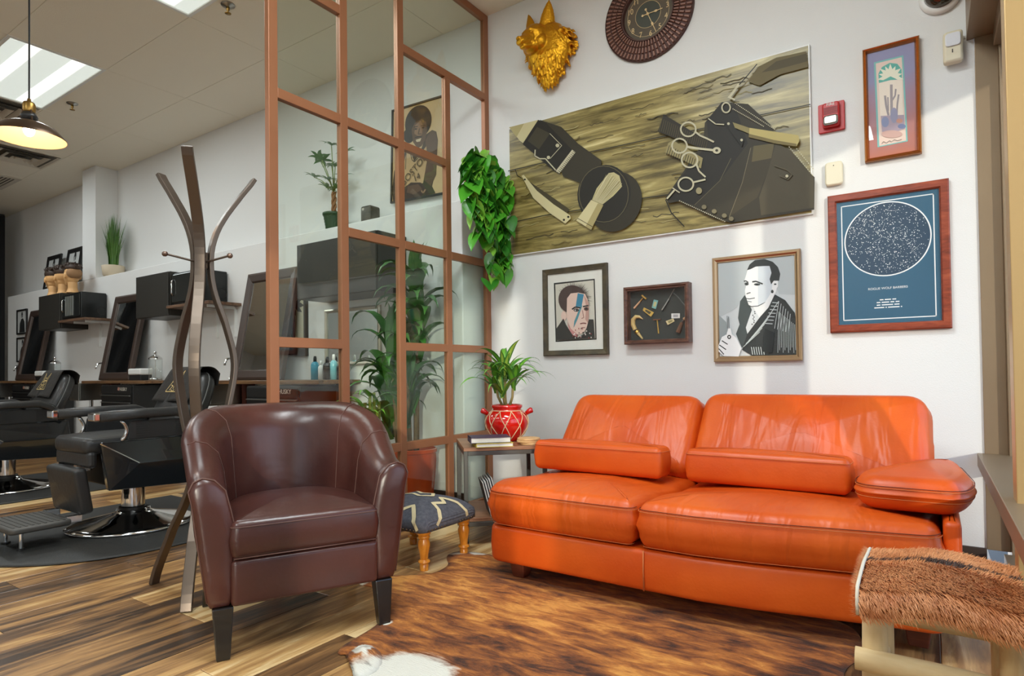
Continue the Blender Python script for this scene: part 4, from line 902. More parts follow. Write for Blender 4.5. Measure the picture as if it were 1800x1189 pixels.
book('book', 'yellow edged paperback under the dark book on the side table', 'book', (px+.012, py, TH), r0, .215, .15, .022, flat(196, 176, 70))
book('book', 'dark purple hardback on top of the pile on the side table', 'book', (px-.012, py-.002, TH+.0225), r0-.04, .23, .16, .032, flat(66, 54, 74))
CK = wood('cork_wood', [S(196, 150, 96), S(226, 186, 134)], 6, (4, 4, 4), .6)
px, py = etp(.155, -.16)
for k, (dx, z) in enumerate(((.01, 0), (-.006, .0125), (-.002, .025))):
    o = MB().lathe([(.064, 0), (.067, .002), (.067, .01), (.064, .012)], 32).build('coaster', CK); o.location = (px+dx, py+dx*.5, TH+z)
    tag(o, ['bottom wooden coaster of the stack on the side table', 'middle wooden coaster of the stack on the side table', 'top wooden coaster of the stack on the side table'][k], 'coaster', 'wooden coasters')
for k in range(5):
    px, py = etp(-.085+.014*k, -.13); L = flat(*((40, 44, 48), (210, 212, 214), (60, 70, 76), (190, 196, 198), (96, 100, 104))[k])
    t = thing('magazine', ['dark magazine leaning at the outside of the row on the lower shelf', 'white magazine leaning second on the lower shelf', 'slate magazine leaning in the middle of the lower shelf row', 'pale magazine leaning fourth on the lower shelf', 'grey magazine leaning deepest in the lower shelf row'][k], 'magazine', (px, py, .156), math.radians(44), 'magazines on the lower shelf')
    m = Matrix.Rotation(math.radians(-14), 4, 'Y')
    MB().box(0, .006, -.1, .1, .003, .2+.006*k, m).build('pages', MATS['paper'], t); MB().box(-.001, .0, -.101, .101, .002, .202+.006*k, m).box(.006, .007, -.101, .101, .002, .202+.006*k, m).build('cover', L, t)

# ================================================================== cowhide rug
def hide_mat(name, cols, sc, stretch):
    m = bpy.data.materials.new(name); m.use_nodes = True; n = m.node_tree.nodes; l = m.node_tree.links; b = n['Principled BSDF']
    t = n.new('ShaderNodeTexCoord'); mp = n.new('ShaderNodeMapping'); mp.inputs['Scale'].default_value = stretch; mp.inputs['Rotation'].default_value = (0, 0, math.radians(-38)); l.new(t.outputs['Object'], mp.inputs[0])
    x = n.new('ShaderNodeTexNoise'); x.inputs['Scale'].default_value = sc; x.inputs['Detail'].default_value = 8; x.inputs['Roughness'].default_value = .7; x.inputs['Distortion'].default_value = .45; l.new(mp.outputs[0], x.inputs[0])
    lo = n.new('ShaderNodeTexNoise'); lo.inputs['Scale'].default_value = 1.6; lo.inputs['Detail'].default_value = 3; l.new(t.outputs['Object'], lo.inputs[0])
    mx = n.new('ShaderNodeMath'); mx.operation = 'MULTIPLY_ADD'; mx.inputs[1].default_value = .75; l.new(lo.outputs['Fac'], mx.inputs[0]); a2 = n.new('ShaderNodeMath'); a2.operation = 'SUBTRACT'; a2.inputs[1].default_value = .375; l.new(x.outputs['Fac'], a2.inputs[0]); l.new(a2.outputs[0], mx.inputs[2])
    r = n.new('ShaderNodeValToRGB'); l.new(mx.outputs[0], r.inputs[0]); e = r.color_ramp.elements
    while len(e) < len(cols): e.new(.5)
    for i, c in enumerate(cols): e[i].position = .33+.36*i/(len(cols)-1); e[i].color = c
    at = n.new('ShaderNodeAttribute'); at.attribute_name = 'white_coat'; mc = n.new('ShaderNodeMix'); mc.data_type = 'RGBA'
    nz = n.new('ShaderNodeMath'); nz.operation = 'MULTIPLY_ADD'; nz.inputs[1].default_value = .5; l.new(x.outputs['Fac'], nz.inputs[0]); sb2 = n.new('ShaderNodeMath'); sb2.operation = 'SUBTRACT'; sb2.inputs[1].default_value = .25; l.new(at.outputs['Fac'], sb2.inputs[0]); l.new(sb2.outputs[0], nz.inputs[2])
    rr = n.new('ShaderNodeValToRGB'); rr.color_ramp.elements[0].position = .44; rr.color_ramp.elements[1].position = .54; l.new(nz.outputs[0], rr.inputs[0])
    l.new(rr.outputs[0], mc.inputs['Factor']); l.new(r.outputs[0], mc.inputs['A']); mc.inputs['B'].default_value = S(222, 218, 204); l.new(mc.outputs['Result'], b.inputs['Base Color'])
    f = n.new('ShaderNodeTexNoise'); f.inputs['Scale'].default_value = 40; m2 = n.new('ShaderNodeMapping'); m2.inputs['Scale'].default_value = (1, 8, 1); m2.inputs['Rotation'].default_value = (0, 0, math.radians(-38)); l.new(t.outputs['Object'], m2.inputs[0]); l.new(m2.outputs[0], f.inputs[0])
    u = n.new('ShaderNodeBump'); u.inputs['Strength'].default_value = .55; u.inputs['Distance'].default_value = .006; l.new(f.outputs['Fac'], u.inputs['Height']); l.new(u.outputs[0], b.inputs['Normal']); b.inputs['Roughness'].default_value = .6; b.inputs['Sheen Weight'].default_value = .08; b.inputs['Specular IOR Level'].default_value = .25
    return m
HIDE = hide_mat('brindle_hide', [S(62, 36, 24), S(128, 72, 34), S(180, 110, 48), S(220, 152, 72)], 5.5, (1, 3.4, 1))
out = [(.60, -1.13), (.59, -1.2), (.63, -1.26), (.715, -1.335), (.735, -1.44), (.72, -1.5), (.62, -1.58), (.5, -1.66), (.47, -1.75), (.56, -1.78), (.66, -1.76), (.78, -1.86), (.9, -1.96), (.955, -2.05), (.97, -2.14), (.985, -2.25), (1.02, -2.31), (1.075, -2.275), (1.11, -2.215), (1.16, -2.225), (1.24, -2.3), (1.22, -2.42), (1.3, -2.5), (1.42, -2.46), (1.5, -2.35), (1.7, -2.3), (1.95, -2.25), (2.15, -2.1), (2.25, -1.95), (2.4, -1.85), (2.52, -1.62), (2.5, -1.48), (2.56, -1.3), (2.5, -1.1), (2.3, -.98), (1.9, -.95), (1.5, -1.0), (1.2, -1.08), (.95, -1.12), (.8, -1.08), (.68, -1.09)]
out = [tuple(p) for p in rpoly(out[::-1], .06, 3)][::-1]
bm = bmesh.new(); vs = [bm.verts.new((x, y, 0)) for x, y in out]; f = bm.faces.new(vs); bmesh.ops.triangulate(bm, faces=[f])
for _ in range(4): 
    es = [e for e in bm.edges if e.calc_length() > .05]
    if es: bmesh.ops.subdivide_edges(bm, edges=es, cuts=1); bmesh.ops.triangulate(bm, faces=bm.faces)
bnd = [v.co.copy() for v in bm.verts if v.is_boundary]
WH = [((1.34, -2.36), .2), ((.6, -1.13), .075), ((.72, -1.1), .05), ((.47, -1.74), .1), ((1.09, -2.25), .035), ((.985, -2.02), .03)]
lay_ = bm.verts.layers.float.new('white_coat')
for v in bm.verts:
    x, y = v.co.x, v.co.y; d = min((Vector((x, y, 0))-q).length for q in bnd[::2]) if not v.is_boundary else 0
    z = .004+.007*min(1, d/.06)+.004*(noise.noise(Vector((x*4, y*4, 3)))+.3)*min(1, d/.2)
    cu = math.exp(-((x-1.1)**2+(y+2.25)**2)/.0022)*.022
    v.co.z = max(.003, z)+cu; v[lay_] = max(1-((x-p[0])**2+(y-p[1])**2)**.5/(r*2) for p, r in WH)
me = bpy.data.meshes.new('cowhide_rug'); bm.to_mesh(me); bm.free(); me.materials.append(HIDE); me.polygons.foreach_set('use_smooth', [True]*len(me.polygons))
rug = bpy.data.objects.new('cowhide_rug', me); COL.objects.link(rug); tag(rug, 'brindle brown cowhide rug with white edges on the floor', 'rug')
so_ = rug.modifiers.new('thickness', 'SOLIDIFY'); so_.thickness = .003; so_.offset = -1

# ================================================================== hide stool with log frame
fst = thing('hide_stool', 'rustic stool with brown goat hide seat on a peeled log frame', 'stool', (2.762, -1.855, 0))
LOG = wood('peeled_log', [S(176, 140, 90), S(208, 178, 128), S(224, 200, 156)], 3, (3, 3, .7), .6); bx, byy = .162, .185
LOGX = wood('peeled_log_side', [S(176, 140, 90), S(208, 178, 128), S(224, 200, 156)], 3, (.9, 4, 4), .6)
HB2 = hide_mat('goat_hide', [S(116, 62, 30), S(164, 96, 52), S(196, 124, 74), S(214, 148, 98)], 9, (1.5, 4, 1.5))
def seatpt(u, v):   # u along x, v over the saddle in y and down its sides
    x = -bx+2*bx*u; a = (v-.5)*2; y = byy*math.copysign(min(1, abs(a)*1.25), a)
    drop = max(0, abs(a)-.8)/.2; z = .475-.02*abs(a)**2-.055*drop**1.2-.012*math.cos(u*6.28)
    y += math.copysign(.016*math.sin(min(1, drop)*2.4), a) if drop else 0
    return Vector((x, y, z+.006*noise.noise(Vector((x*9, y*9, 1)))))
seat = MB().grid(lambda a, b_: seatpt(a, b_), 26, 44).build('hide_seat', HB2, fst, True)
sm = seat.modifiers.new('thickness', 'SOLIDIFY'); sm.thickness = .012; sm.offset = -1
b = MB(); fr = random.Random(11); bd = MB(); be = MB()
for i in range(15000):
    u, v = fr.random(), fr.random(); p = seatpt(u, v); e = .004; n = (seatpt(u+e, v)-p).cross(seatpt(u, v+e)-p).normalized()
    if n.z < 0 and abs(v-.5) < .4: n = -n
    side = (seatpt(u, min(1, v+e))-seatpt(u, max(0, v-e))).normalized()*(1 if v > .5 else -1)
    d = (n*.32+side*.75+Vector((.45, 0, 0))+Vector((fr.uniform(-.3, .3), fr.uniform(-.3, .3), fr.uniform(-.15, .15)))).normalized(); L = fr.uniform(.016, .03); w = d.cross(n).normalized()*.0008
    if .010 < p.y-.014*math.sin(u*9) < .036: tgt = bd
    else: tgt = b
    m_ = p+d*L*.5+n*.002; tgt.add([p-w, p+w, m_+w*.8, m_-w*.8, p+d*L-n*.002], [(0, 1, 2, 3), (3, 2, 4)])
for i in range(1600):
    v = fr.random(); p = seatpt(0, v); d = (Vector((-1, 0, fr.uniform(-.4, .7)))+Vector((0, fr.uniform(-.4, .4), 0))).normalized(); w = Vector((0, .0009, 0)) if abs(d.y) < .9 else Vector((0, 0, .0009)); L = fr.uniform(.01, .026)
    b.add([p-w, p+w, p+d*L], [(0, 1, 2)])
FURM = M('hide_hair', S(188, 108, 54), .5, vary=(16, S(234, 166, 110), .8))
b.build('fur', FURM, fst)['kind'] = 'stuff'; bd.build('fur_stripe', M('hide_hair_dark', S(62, 38, 26), .6), fst)['kind'] = 'stuff'
MB().tube([seatpt(.012, k/30)+Vector((-.006, 0, .004)) for k in range(31)], .0045, 6).build('hide_edge', M('raw_hide', S(220, 210, 190), .7), fst, True)
for sx in (-1, 1):
    for sy in (-1, 1):
        MB().tube([(sx*(bx-.025), sy*(byy-.045), .001), (sx*(bx-.027), sy*(byy-.05), .2), (sx*(bx-.03), sy*(byy-.055), .455)], [.03, .029, .027], 14).build('leg', LOG, fst, True, angle=50)
for sy in (-1, 1):
    y = sy*(byy-.022); z = .275 if sy < 0 else .29
    MB().tube([(-bx-.012, y, z), (0, y+.003, z-.002), (bx+.012, y, z-.004)], [.027, .028, .026], 14).build('stretcher', LOGX, fst, True, angle=50)
    MB().tube([(-bx-.005, y, .1), (bx+.005, y, .1)], .024, 14).build('stretcher', LOGX, fst, True, angle=50)
for sx in (-1, 1): MB().tube([(sx*(bx-.026), -byy+.01, .2), (sx*(bx-.026), byy-.01, .2)], .022, 12).build('stretcher', LOG, fst, True, angle=50)
# ================================================================== plants
def leafmat(name, c1, c2, rough=.4):
    return M(name, c1, rough, vary=(7, c2, .7), coat=.1)
GD = leafmat('leaf_dark_green', S(44, 88, 44), S(78, 124, 66)); GM2 = leafmat('leaf_mid_green', S(52, 104, 40), S(84, 142, 58)); GL = leafmat('leaf_bright_green', S(74, 140, 34), S(128, 186, 62)); GY = leafmat('leaf_yellow_green', S(150, 178, 60), S(176, 196, 88))
def strap(L, w, a0, droop, mats, fold=.25, seg=10, tw=0., flatbase=.25):
    vs = []; x = z = 0.; cols = 4
    for i in range(seg+1):
        t = i/seg; a = a0-droop*t*t; ww = w*max(.02, (flatbase+(1-flatbase)*math.sin(math.pi*min(1, .12+t*.9)))*(1-t**5))
        for j in range(cols+1):
            s = (j/cols-.5)*2; yy = s*ww/2; zz = abs(s)*ww*fold*.5; ca, sa = math.cos(a), math.sin(a); r = tw*t
            yy, zz = yy*math.cos(r)-zz*math.sin(r), yy*math.sin(r)+zz*math.cos(r)
            vs.append((x-zz*sa, yy, z+zz*ca))
        x += L/seg*math.cos(a); z += L/seg*math.sin(a)
    fs_ = [(i*5+j, i*5+j+1, (i+1)*5+j+1, (i+1)*5+j) for i in range(seg) for j in range(cols)]
    me = bpy.data.meshes.new('leaf'); me.from_pydata(vs, [], fs_); me.update()
    for m in mats: me.materials.append(m)
    for k, p in enumerate(me.polygons): p.use_smooth = True; p.material_index = 1 if (len(mats) > 1 and (k % 4) in (1, 2)) else 0
    return me
def fits(me, parent, loc, yaw, sc, roll, pitch, lim):
    from mathutils import Euler
    m = Matrix.Translation(parent.location) @ Matrix.Translation(loc) @ Euler((roll, pitch, yaw)).to_matrix().to_4x4() @ Matrix.Scale(sc, 4)
    return all(lim(m @ v.co) for v in me.vertices)
def putlim(mes, parent, loc, sc, lim, yaw0=0., roll=.2, pitch=(0, 0), tries=14):
    for k in range(tries):
        me = pr.choice(mes); y = yaw0+(pr.uniform(-3.14, 3.14) if k else 0); s = pr.uniform(*sc)*(1-.035*k); r = pr.uniform(-roll, roll); p = pr.uniform(*pitch)
        if fits(me, parent, loc, y, s, r, p, lim): return put(me, parent, loc, y, s, r, p)
def put(me, parent, loc, yaw, sc=1., roll=0., pitch=0., name='leaf'):
    o = bpy.data.objects.new(name, me); COL.objects.link(o); o.parent = parent; o.location = loc; o.rotation_euler = (roll, pitch, yaw); o.scale = (sc,)*3; return o
pr = random.Random(21)
def cane(parent, pts, r, mat, name='cane'): return MB().tube(pts, r, 10).build(name, mat, parent, True)
BARK = M('cane_bark', S(150, 126, 88), .8, vary=(18, S(110, 90, 58), .8)); SOIL = M('soil', S(48, 34, 24), 1., bump=(60, 1.))

# ---- corn plant in ribbed orange pot behind the glass
cp = thing('corn_plant', 'tall corn plant with long strap leaves in a ribbed orange pot behind the glass', 'potted plant', (-.27, -.545, 0))
ORP = M('orange_glaze', S(196, 64, 24), .18, vary=(5, S(222, 92, 40), .6), coat=.5)
NR = 44; prof_p = [(.10, .001), (.115, .02), (.128, .1), (.143, .25), (.153, .37), (.155, .42), (.163, .425), (.163, .447), (.152, .45), (.148, .43), (.14, .41)]
rsx = [[((r+(.004 if (i % 2 and .015 < z < .42 and r > .1 and k < 6) else 0))*math.cos(2*math.pi*i/(NR*2)), (r+(.004 if (i % 2 and .015 < z < .42 and k < 6) else 0))*math.sin(2*math.pi*i/(NR*2)), z) for i in range(NR*2)] for k, (r, z) in enumerate(prof_p)]
pot = MB().rings(rsx, True, False).build('pot', ORP, cp, True, angle=50); MB().lathe([(.147, .40), (.001, .408)], 24, cap=False).build('soil', SOIL, cp)
lm = [strap(.6, .12, 1.3, 3.0, [GD], .3), strap(.5, .115, 1.15, 2.7, [GM2], .25), strap(.62, .105, 1.4, 3.3, [GD], .3, tw=.4), strap(.46, .125, .95, 2.4, [GM2], .2), strap(.36, .1, 1.45, .5, [GD], .35)]
for (dx, dy, h), cnt in (((.0, .02, 1.62), 26), ((-.08, -.06, 1.2), 24), ((.03, -.07, .95), 22), ((-.02, .05, 1.4), 22), ((-.12, -.02, .78), 16)):
    top = Vector((dx*1.6, dy*1.6, h)); cane(cp, [(dx, dy, .4), (dx*1.3, dy*1.3, (h+.4)/2), top], .017, BARK)
    for i in range(cnt):
        zz = top.z-.012*i-(.10 if i > cnt*.6 else 0); me = lm[4] if i < 4 else lm[pr.randrange(4)]
        putlim([me] if i < 4 else lm[:4], cp, (top.x, top.y, zz), (.7, 1.), lambda p: p.x < -.022 and -.9 < p.y < -.268 and p.z > .02, i*2.4)

# ---- lucky bamboo beside it
lb = thing('lucky_bamboo', 'clump of yellow green bamboo stalks in a dark pot behind the glass', 'potted plant', (-.2, -1.0, 0))
MB().lathe([(.09, .001), (.1, .02), (.12, .2), (.125, .24), (.115, .245), (.11, .22)], 28, cap=False).build('pot', M('dark_glaze', S(52, 46, 42), .25), lb, True); MB().lathe([(.114, .21), (.001, .215)], 24, cap=False).build('soil', SOIL, lb)
BAM = M('bamboo_stalk', S(140, 146, 56), .4, vary=(14, S(96, 116, 44), .8)); ls = [strap(.24, .034, .9, 1.9, [GM2], .3), strap(.2, .03, .5, 1.5, [GL], .3)]
for k in range(6):
    a = k*1.05; x, y, h = .045*math.cos(a), .045*math.sin(a), .72+.06*(k % 3); b = MB(); z = .2; pts = []; rr2 = []
    while z < h: pts += [(x, y, z), (x, y, z+.05), (x, y, z+.055)]; rr2 += [.0095, .0095, .0125]; z += .06
    b.tube(pts, rr2, 10).build('stalk', BAM, lb, True)
    for q in range(4): putlim(ls, lb, (x, y, h-.06*q-.01), (.8, 1.2), lambda p: p.x < -.022 and (p.y < -.9 or p.x < -.62), a+q*1.9)

# ---- dracaena in red pot with net on the side table
px, py = etp(.058, .05); dp = thing('red_pot_plant', 'small striped dracaena in a glossy red pot wrapped in cord netting', 'potted plant', (px, py, TH))
REDG = M('red_glaze', S(186, 14, 10), .12, vary=(3, S(206, 26, 16), .5), coat=.6)
PR = [(.06, .001), (.072, .004), (.078, .012), (.105, .04), (.128, .085), (.134, .12), (.125, .155), (.1, .182), (.088, .19), (.088, .198), (.096, .206), (.097, .218), (.09, .224), (.08, .22), (.078, .2)]
MB().lathe(PR, 48, cap=False).build('pot', REDG, dp, True); MB().lathe([(.08, .205), (.001, .21)], 24, cap=False).build('soil', SOIL, dp)
c44 = math.radians(35)
for s in (-1, 1):
    d = Vector((math.cos(c44), math.sin(c44), 0))*s; MB().tube([d*.118+Vector((0, 0, .165)), d*.135+Vector((0, 0, .178)), d*.152+Vector((0, 0, .187)), d*.16+Vector((0, 0, .19))], [.012, .016, .019, .012], 12).build('lug', REDG, dp, True)
CORD = M('jute_cord', S(216, 186, 146), .8)
def onpot(a, z):
    for (r0, z0), (r1, z1) in zip(PR, PR[1:]):
        if z0 <= z <= z1: r = r0+(r1-r0)*(z-z0)/(z1-z0); return Vector(((r+.002)*math.cos(a), (r+.002)*math.sin(a), z))
    return Vector((.1*math.cos(a), .1*math.sin(a), z))
for k in range(9):
    for s in (-1, 1): MB().tube([onpot(2*math.pi*k/9+s*.7*i/12, .186-.172*i/12) for i in range(13)], .0026, 6).build('net_cord', CORD, dp, True)
MB().tube([onpot(2*math.pi*i/40, .187) for i in range(40)], .003, 6, closed=True).build('net_cord', CORD, dp, True)
lv = [strap(.28, .044, 1.1, 2.2, [GM2, GL], .25), strap(.31, .038, .85, 2.0, [GL, GM2], .25), strap(.25, .044, 1.3, 1.2, [GM2, GY], .25), strap(.33, .038, .6, 1.9, [GM2, GL], .2)]
for (dx, dy, h, cnt) in ((-.02, .01, .44, 17), (.06, -.01, .38, 13), (-.06, -.03, .34, 9), (.01, -.06, .3, 7)):
    b = MB(); b.tube([(dx*.3, dy*.3, .2), (dx*.8, dy*.8, .27), (dx, dy, h)], [.009, .008, .009], 10).build('cane', M('cane_tan', S(160, 140, 90), .7, vary=(24, S(120, 110, 60), .8)), dp, True)
    for i in range(cnt): put(lv[pr.randrange(4)], dp, (dx, dy, h-.006*i), i*2.4+dx*20, pr.uniform(.75, 1.05), pr.uniform(-.2, .2))

# ---- trailing pothos on the partition
po_ = thing('pothos', 'bright green trailing pothos in a hanging pot at the partition by the wall', 'potted plant', (.085, -.27, 2.33))
MB().lathe([(.05, .001), (.062, .01), (.078, .11), (.082, .115), (.082, .125), (.074, .128), (.07, .1)], 24, cap=False).build('pot', M('dark_planter', S(56, 64, 40), .5), po_, True); MB().lathe([(.072, .105), (.001, .11)], 20, cap=False).build('soil', SOIL, po_)
MB().box(-.085, .0, -.008, .008, -.012, -.004).box(-.088, -.062, -.008, .008, -.03, .05).build('bracket', COPPER, po_)
MB().lathe([(.05, -.004), (.05, 0.)], 20).build('tray', COPPER, po_)
def heart(mats, s=1.):
    o = [(0, 0), (.016, .028), (.012, .05), (-.01, .055)]; pts = [(.0, 0.), (-.014, .02), (-.012, .038), (.006, .047), (.03, .044), (.058, .03), (.085, .009), (.1, 0)]
    up = [(x, y, .35*y-.9*x*x-.05*x) for x, y in pts]; dn = [(x, -y, .35*y-.9*x*x-.05*x) for x, y in pts[1:-1]]
    vs = up+dn; mid = [(x, 0, -.9*x*x-.05*x) for x in (.02, .05, .08)]
    vs += mid; n1 = len(up); n2 = len(dn); m0 = n1+n2
    f = [(0, m0, 3, 2, 1), (m0, m0+1, 5, 4, 3), (m0+1, m0+2, 6, 5), (m0+2, 7, 6), (0, n1, n1+1, n1+2, m0), (m0, n1+2, n1+3, n1+4, m0+1), (m0+1, n1+4, n1+5, m0+2), (m0+2, n1+5, 7)]
    me = bpy.data.meshes.new('leaf'); me.from_pydata([(x*s, y*s, z*s) for x, y, z in vs], [], f); me.update(); me.materials.append(mats)
    me.polygons.foreach_set('use_smooth', [True]*len(me.polygons)); return me
PG = [leafmat('pothos_green', S(58, 142, 32), S(96, 182, 52), .3), leafmat('pothos_light', S(104, 178, 48), S(160, 206, 84), .3), leafmat('pothos_deep', S(36, 104, 28), S(62, 136, 42), .35)]
ph = [heart(PG[0], 1.6), heart(PG[1], 1.4), heart(PG[2], 1.7)]; STEM = M('pothos_stem', S(120, 140, 60), .6)
for i in range(48):
    a = pr.uniform(0, 6.28); r = pr.uniform(.02, .15); z = .2-.9*r+pr.uniform(-.05, .05); p = Vector((.02+abs(r*math.cos(a))*.75, r*math.sin(a)*1.25, z))
    putlim(ph, po_, p, (.75, 1.15), lambda q: q.y < -.008 and q.x > .024 and (q.x < .205 or q.y < -.03), a-.5, .5, (.3, 1.1))
vine = [[(.03, .05, .12), (.1, .1, .0), (.12, .14, -.25), (.1, .14, -.5), (.12, .17, -.62)], [(.05, -.02, .12), (.12, -.03, .02), (.13, .02, -.3), (.12, .06, -.55), (.11, .05, -.72)], [(.05, -.1, .12), (.1, -.14, 0), (.1, -.13, -.2), (.1, -.08, -.4)], [(.04, .08, .12), (.13, .2, .05), (.14, .18, -.15), (.13, .15, -.35)], [(.06, .0, .1), (.13, .03, -.05), (.13, .09, -.3), (.13, .17, -.5), (.13, .2, -.53)], [(.05, -.06, .1), (.12, -.09, -.05), (.12, -.06, -.26), (.11, .0, -.46)]]
for v in vine:
    P = []
    for i in range(len(v)-1):
        for k in range(6): P.append(Vector(v[i]).lerp(Vector(v[i+1]), k/6))
    P.append(Vector(v[-1])); MB().tube(P, .0028, 6).build('vine', STEM, po_, True)
    for i in range(3, len(P)):
        for rep in range(2 if i < 15 else 1):
            putlim(ph, po_, P[i]+Vector((pr.uniform(-.01, .02), pr.uniform(-.035, .01), pr.uniform(-.02, .02))), (.55, 1.), lambda q: q.y < -.008 and q.x > .024 and (q.x < .205 or q.y < -.03), pr.uniform(-2.4, .9), .5, (.5, 1.25))

# ---- money tree and carved block on the ledge
mt = thing('money_tree', 'small money tree with braided trunk in a green ribbed pot on the wall ledge', 'potted plant', (-1.58, -.15, 2.24))
gp = [(.065, .001)]+[(.07+.02*k/9+(.004 if k % 2 else 0), .012+.013*k) for k in range(10)]+[(.1, .14), (.1, .155), (.09, .157), (.086, .14)]
MB().lathe(gp, 36, cap=False).build('pot', M('green_glaze', S(48, 74, 44), .3), mt, True); MB().lathe([(.09, .14), (.001, .145)], 20, cap=False).build('soil', SOIL, mt)
for k in range(3): MB().tube([(.014*math.cos(k*2.1+i*.9), .014*math.sin(k*2.1+i*.9), .14+i*.026) for i in range(9)], .011, 8).build('trunk', M('braided_bark', S(150, 104, 66), .8), mt, True)
sl_ = strap(.12, .038, .35, .9, [GM2], .2, 6); b = MB(); vv = [tuple(v.co) for v in sl_.vertices]; ff = [list(p.vertices) for p in sl_.polygons]
for k in range(6): b.add(vv, ff, Matrix.Rotation(k*1.047, 4, 'Z'))
pm = b.mesh('leaf', GM2, True)
for i in range(11):
    a = i*2.4; r = .05+.02*(i % 5); h = .36+.038*i; p = Vector((r*math.cos(a)*1.7, r*math.sin(a)*.5-.03, h)); MB().tube([(0, 0, .35), tuple(p*.6+Vector((0, 0, .16))), tuple(p)], .004, 6).build('branch', STEM, mt, True); putlim([pm], mt, p, (.75, 1.0), lambda q: q.y < -.01, a, .4, (-.3, .4))
cb = thing('stone_block', 'dark mottled square block ornament on the wall ledge beside the money tree', 'ornament', (-1.14, -.13, 2.24))
MB().pad(rpoly(rect(-.06, .06, -.06, .06), .02), 0.001, .15, .02).build('block', M('dark_stone', S(50, 50, 46), .35, vary=(16, S(96, 92, 84), .8)), cb, True); MB().ball((-.025, -.058, .12), .014, .006, .014, 12).build('inlay', M('inlay_pale', S(190, 186, 176), .4), cb, True)

# ---- grass in a cream pot on the ledge
gs = thing('potted_grass', 'tufted ornamental grass in a cream pot on the wall ledge by the pillar', 'potted plant', (-5.83, -.15, 2.24))
MB().lathe([(.1, .001), (.115, .02), (.13, .14), (.122, .145), (.118, .12), (.0, .12)], 28).build('pot', M('cream_pot', S(206, 190, 164), .6), gs, True)
b = MB()
for i in range(360):
    a = pr.uniform(0, 6.283); r = pr.uniform(0, .1); L = pr.uniform(.35, .72); ln = pr.uniform(.05, .5)*r/.1; d = Vector((math.cos(a), math.sin(a)*.35, 0)); w = Vector((-d.y, d.x, 0)).normalized()*.006 if d.length else Vector((.006, 0, 0)); w = Vector((.006, .0, 0)) if i % 2 else w
    p = [Vector((d.x*r, d.y*r, .12))+d*(ln*t*t*.6)+Vector((0, 0, L*t*(1-.25*ln*t))) for t in (0, .35, .7, 1)]
    if any(q.x < -.215 or q.y > .13 for q in p): continue
    b.add([p[0]-w, p[0]+w, p[1]-w, p[1]+w, p[2]-w*.6, p[2]+w*.6, p[3]], [(0, 1, 3, 2), (2, 3, 5, 4), (4, 5, 6)])
b.build('grass_blades', leafmat('grass_green', S(46, 92, 30), S(98, 138, 58)), gs)['kind'] = 'stuff'

# ================================================================== pictures on the barber side
pb = thing('player_poster', 'sepia poster of a basketball player leaning forward, thin black frame, behind the glass', 'picture', (-.70, -.02, 2.41))
pb.rotation_euler = (0, math.radians(2.), 0)
x0, x1, z0, z1 = -.998, -.40, 2.405, 3.195
SEP = M('sepia_paper', S(206, 176, 132), .5)
lp = lambda i, d: [(x0+.70+i, -d, z0-2.41+i), (x1+.70-i, -d, z0-2.41+i), (x1+.70-i, -d, z1-2.41-i), (x0+.70+i, -d, z1-2.41-i)]
MB().rings([lp(0, 0), lp(0, .02), lp(.014, .02), lp(.014, .006)], False, False).build('frame', BLACK, pb)
MB().box(x0+.71, x1+.69, -.008, .0, z0-2.40, z1-2.42).build('print', SEP, pb)
def mir(pts): return pts
D = Drw(pb, -.0285, (680, 150, 5.405)); s1 = (60, 42, 30); s2 = (92, 66, 48); s3 = (138, 104, 78); s4 = (190, 158, 116)
D.poly(s1, [(120, 700), (70, 820), (50, 1000), (60, 1110), (460, 1020), (430, 960), (470, 800), (485, 520), (470, 440), (430, 425), (370, 470), (330, 600), (200, 600)])
D.poly(s2, [(420, 430), (465, 440), (482, 520), (478, 680), (470, 850), (420, 960), (350, 900), (380, 700), (365, 520)])
D.poly(s4, [(185, 640), (230, 640), (260, 725), (330, 640), (375, 580), (385, 700), (345, 930), (170, 970), (150, 800)])
D.line((60, 50, 40), [(225, 645), (240, 710), (262, 728), (300, 690), (360, 560)], 8); D.line((60, 50, 40), [(185, 645), (178, 800)], 6)
D.ell((38, 30, 24), 300, 350, 122, 165, 18); D.ell((38, 30, 24), 210, 480, 52, 70)
D.poly(s2, [(235, 420), (270, 350), (330, 320), (375, 350), (385, 430), (365, 520), (330, 580), (290, 600), (250, 540)]); D.poly(s3, [(270, 380), (320, 335), (345, 380), (335, 470), (300, 490), (262, 460)])
D.line((30, 24, 20), [(258, 398), (295, 392)], 7); D.line((30, 24, 20), [(325, 388), (365, 380)], 7); D.ell((26, 20, 18), 276, 416, 14, 7); D.ell((26, 20, 18), 345, 404, 14, 7); D.line(s1, [(312, 410), (300, 465), (330, 462)], 7); D.line((30, 24, 20), [(270, 500), (300, 488), (335, 492)], 11); D.poly((206, 186, 156), [(275, 520), (330, 502), (318, 535), (285, 540)])
D.poly(s1, [(160, 1085), (170, 970), (230, 925), (320, 925), (380, 960), (450, 1000), (462, 1025), (300, 1062)]); D.poly(s2, [(200, 960), (300, 940), (340, 990), (260, 1040), (190, 1020)]); D.line((150, 120, 90), [(330, 1000), (345, 1025), (370, 990)], 14)
for k in range(9): D.line((60, 50, 40), [(60, 900+k*22), (140, 880+k*22)], 5)
D.done()
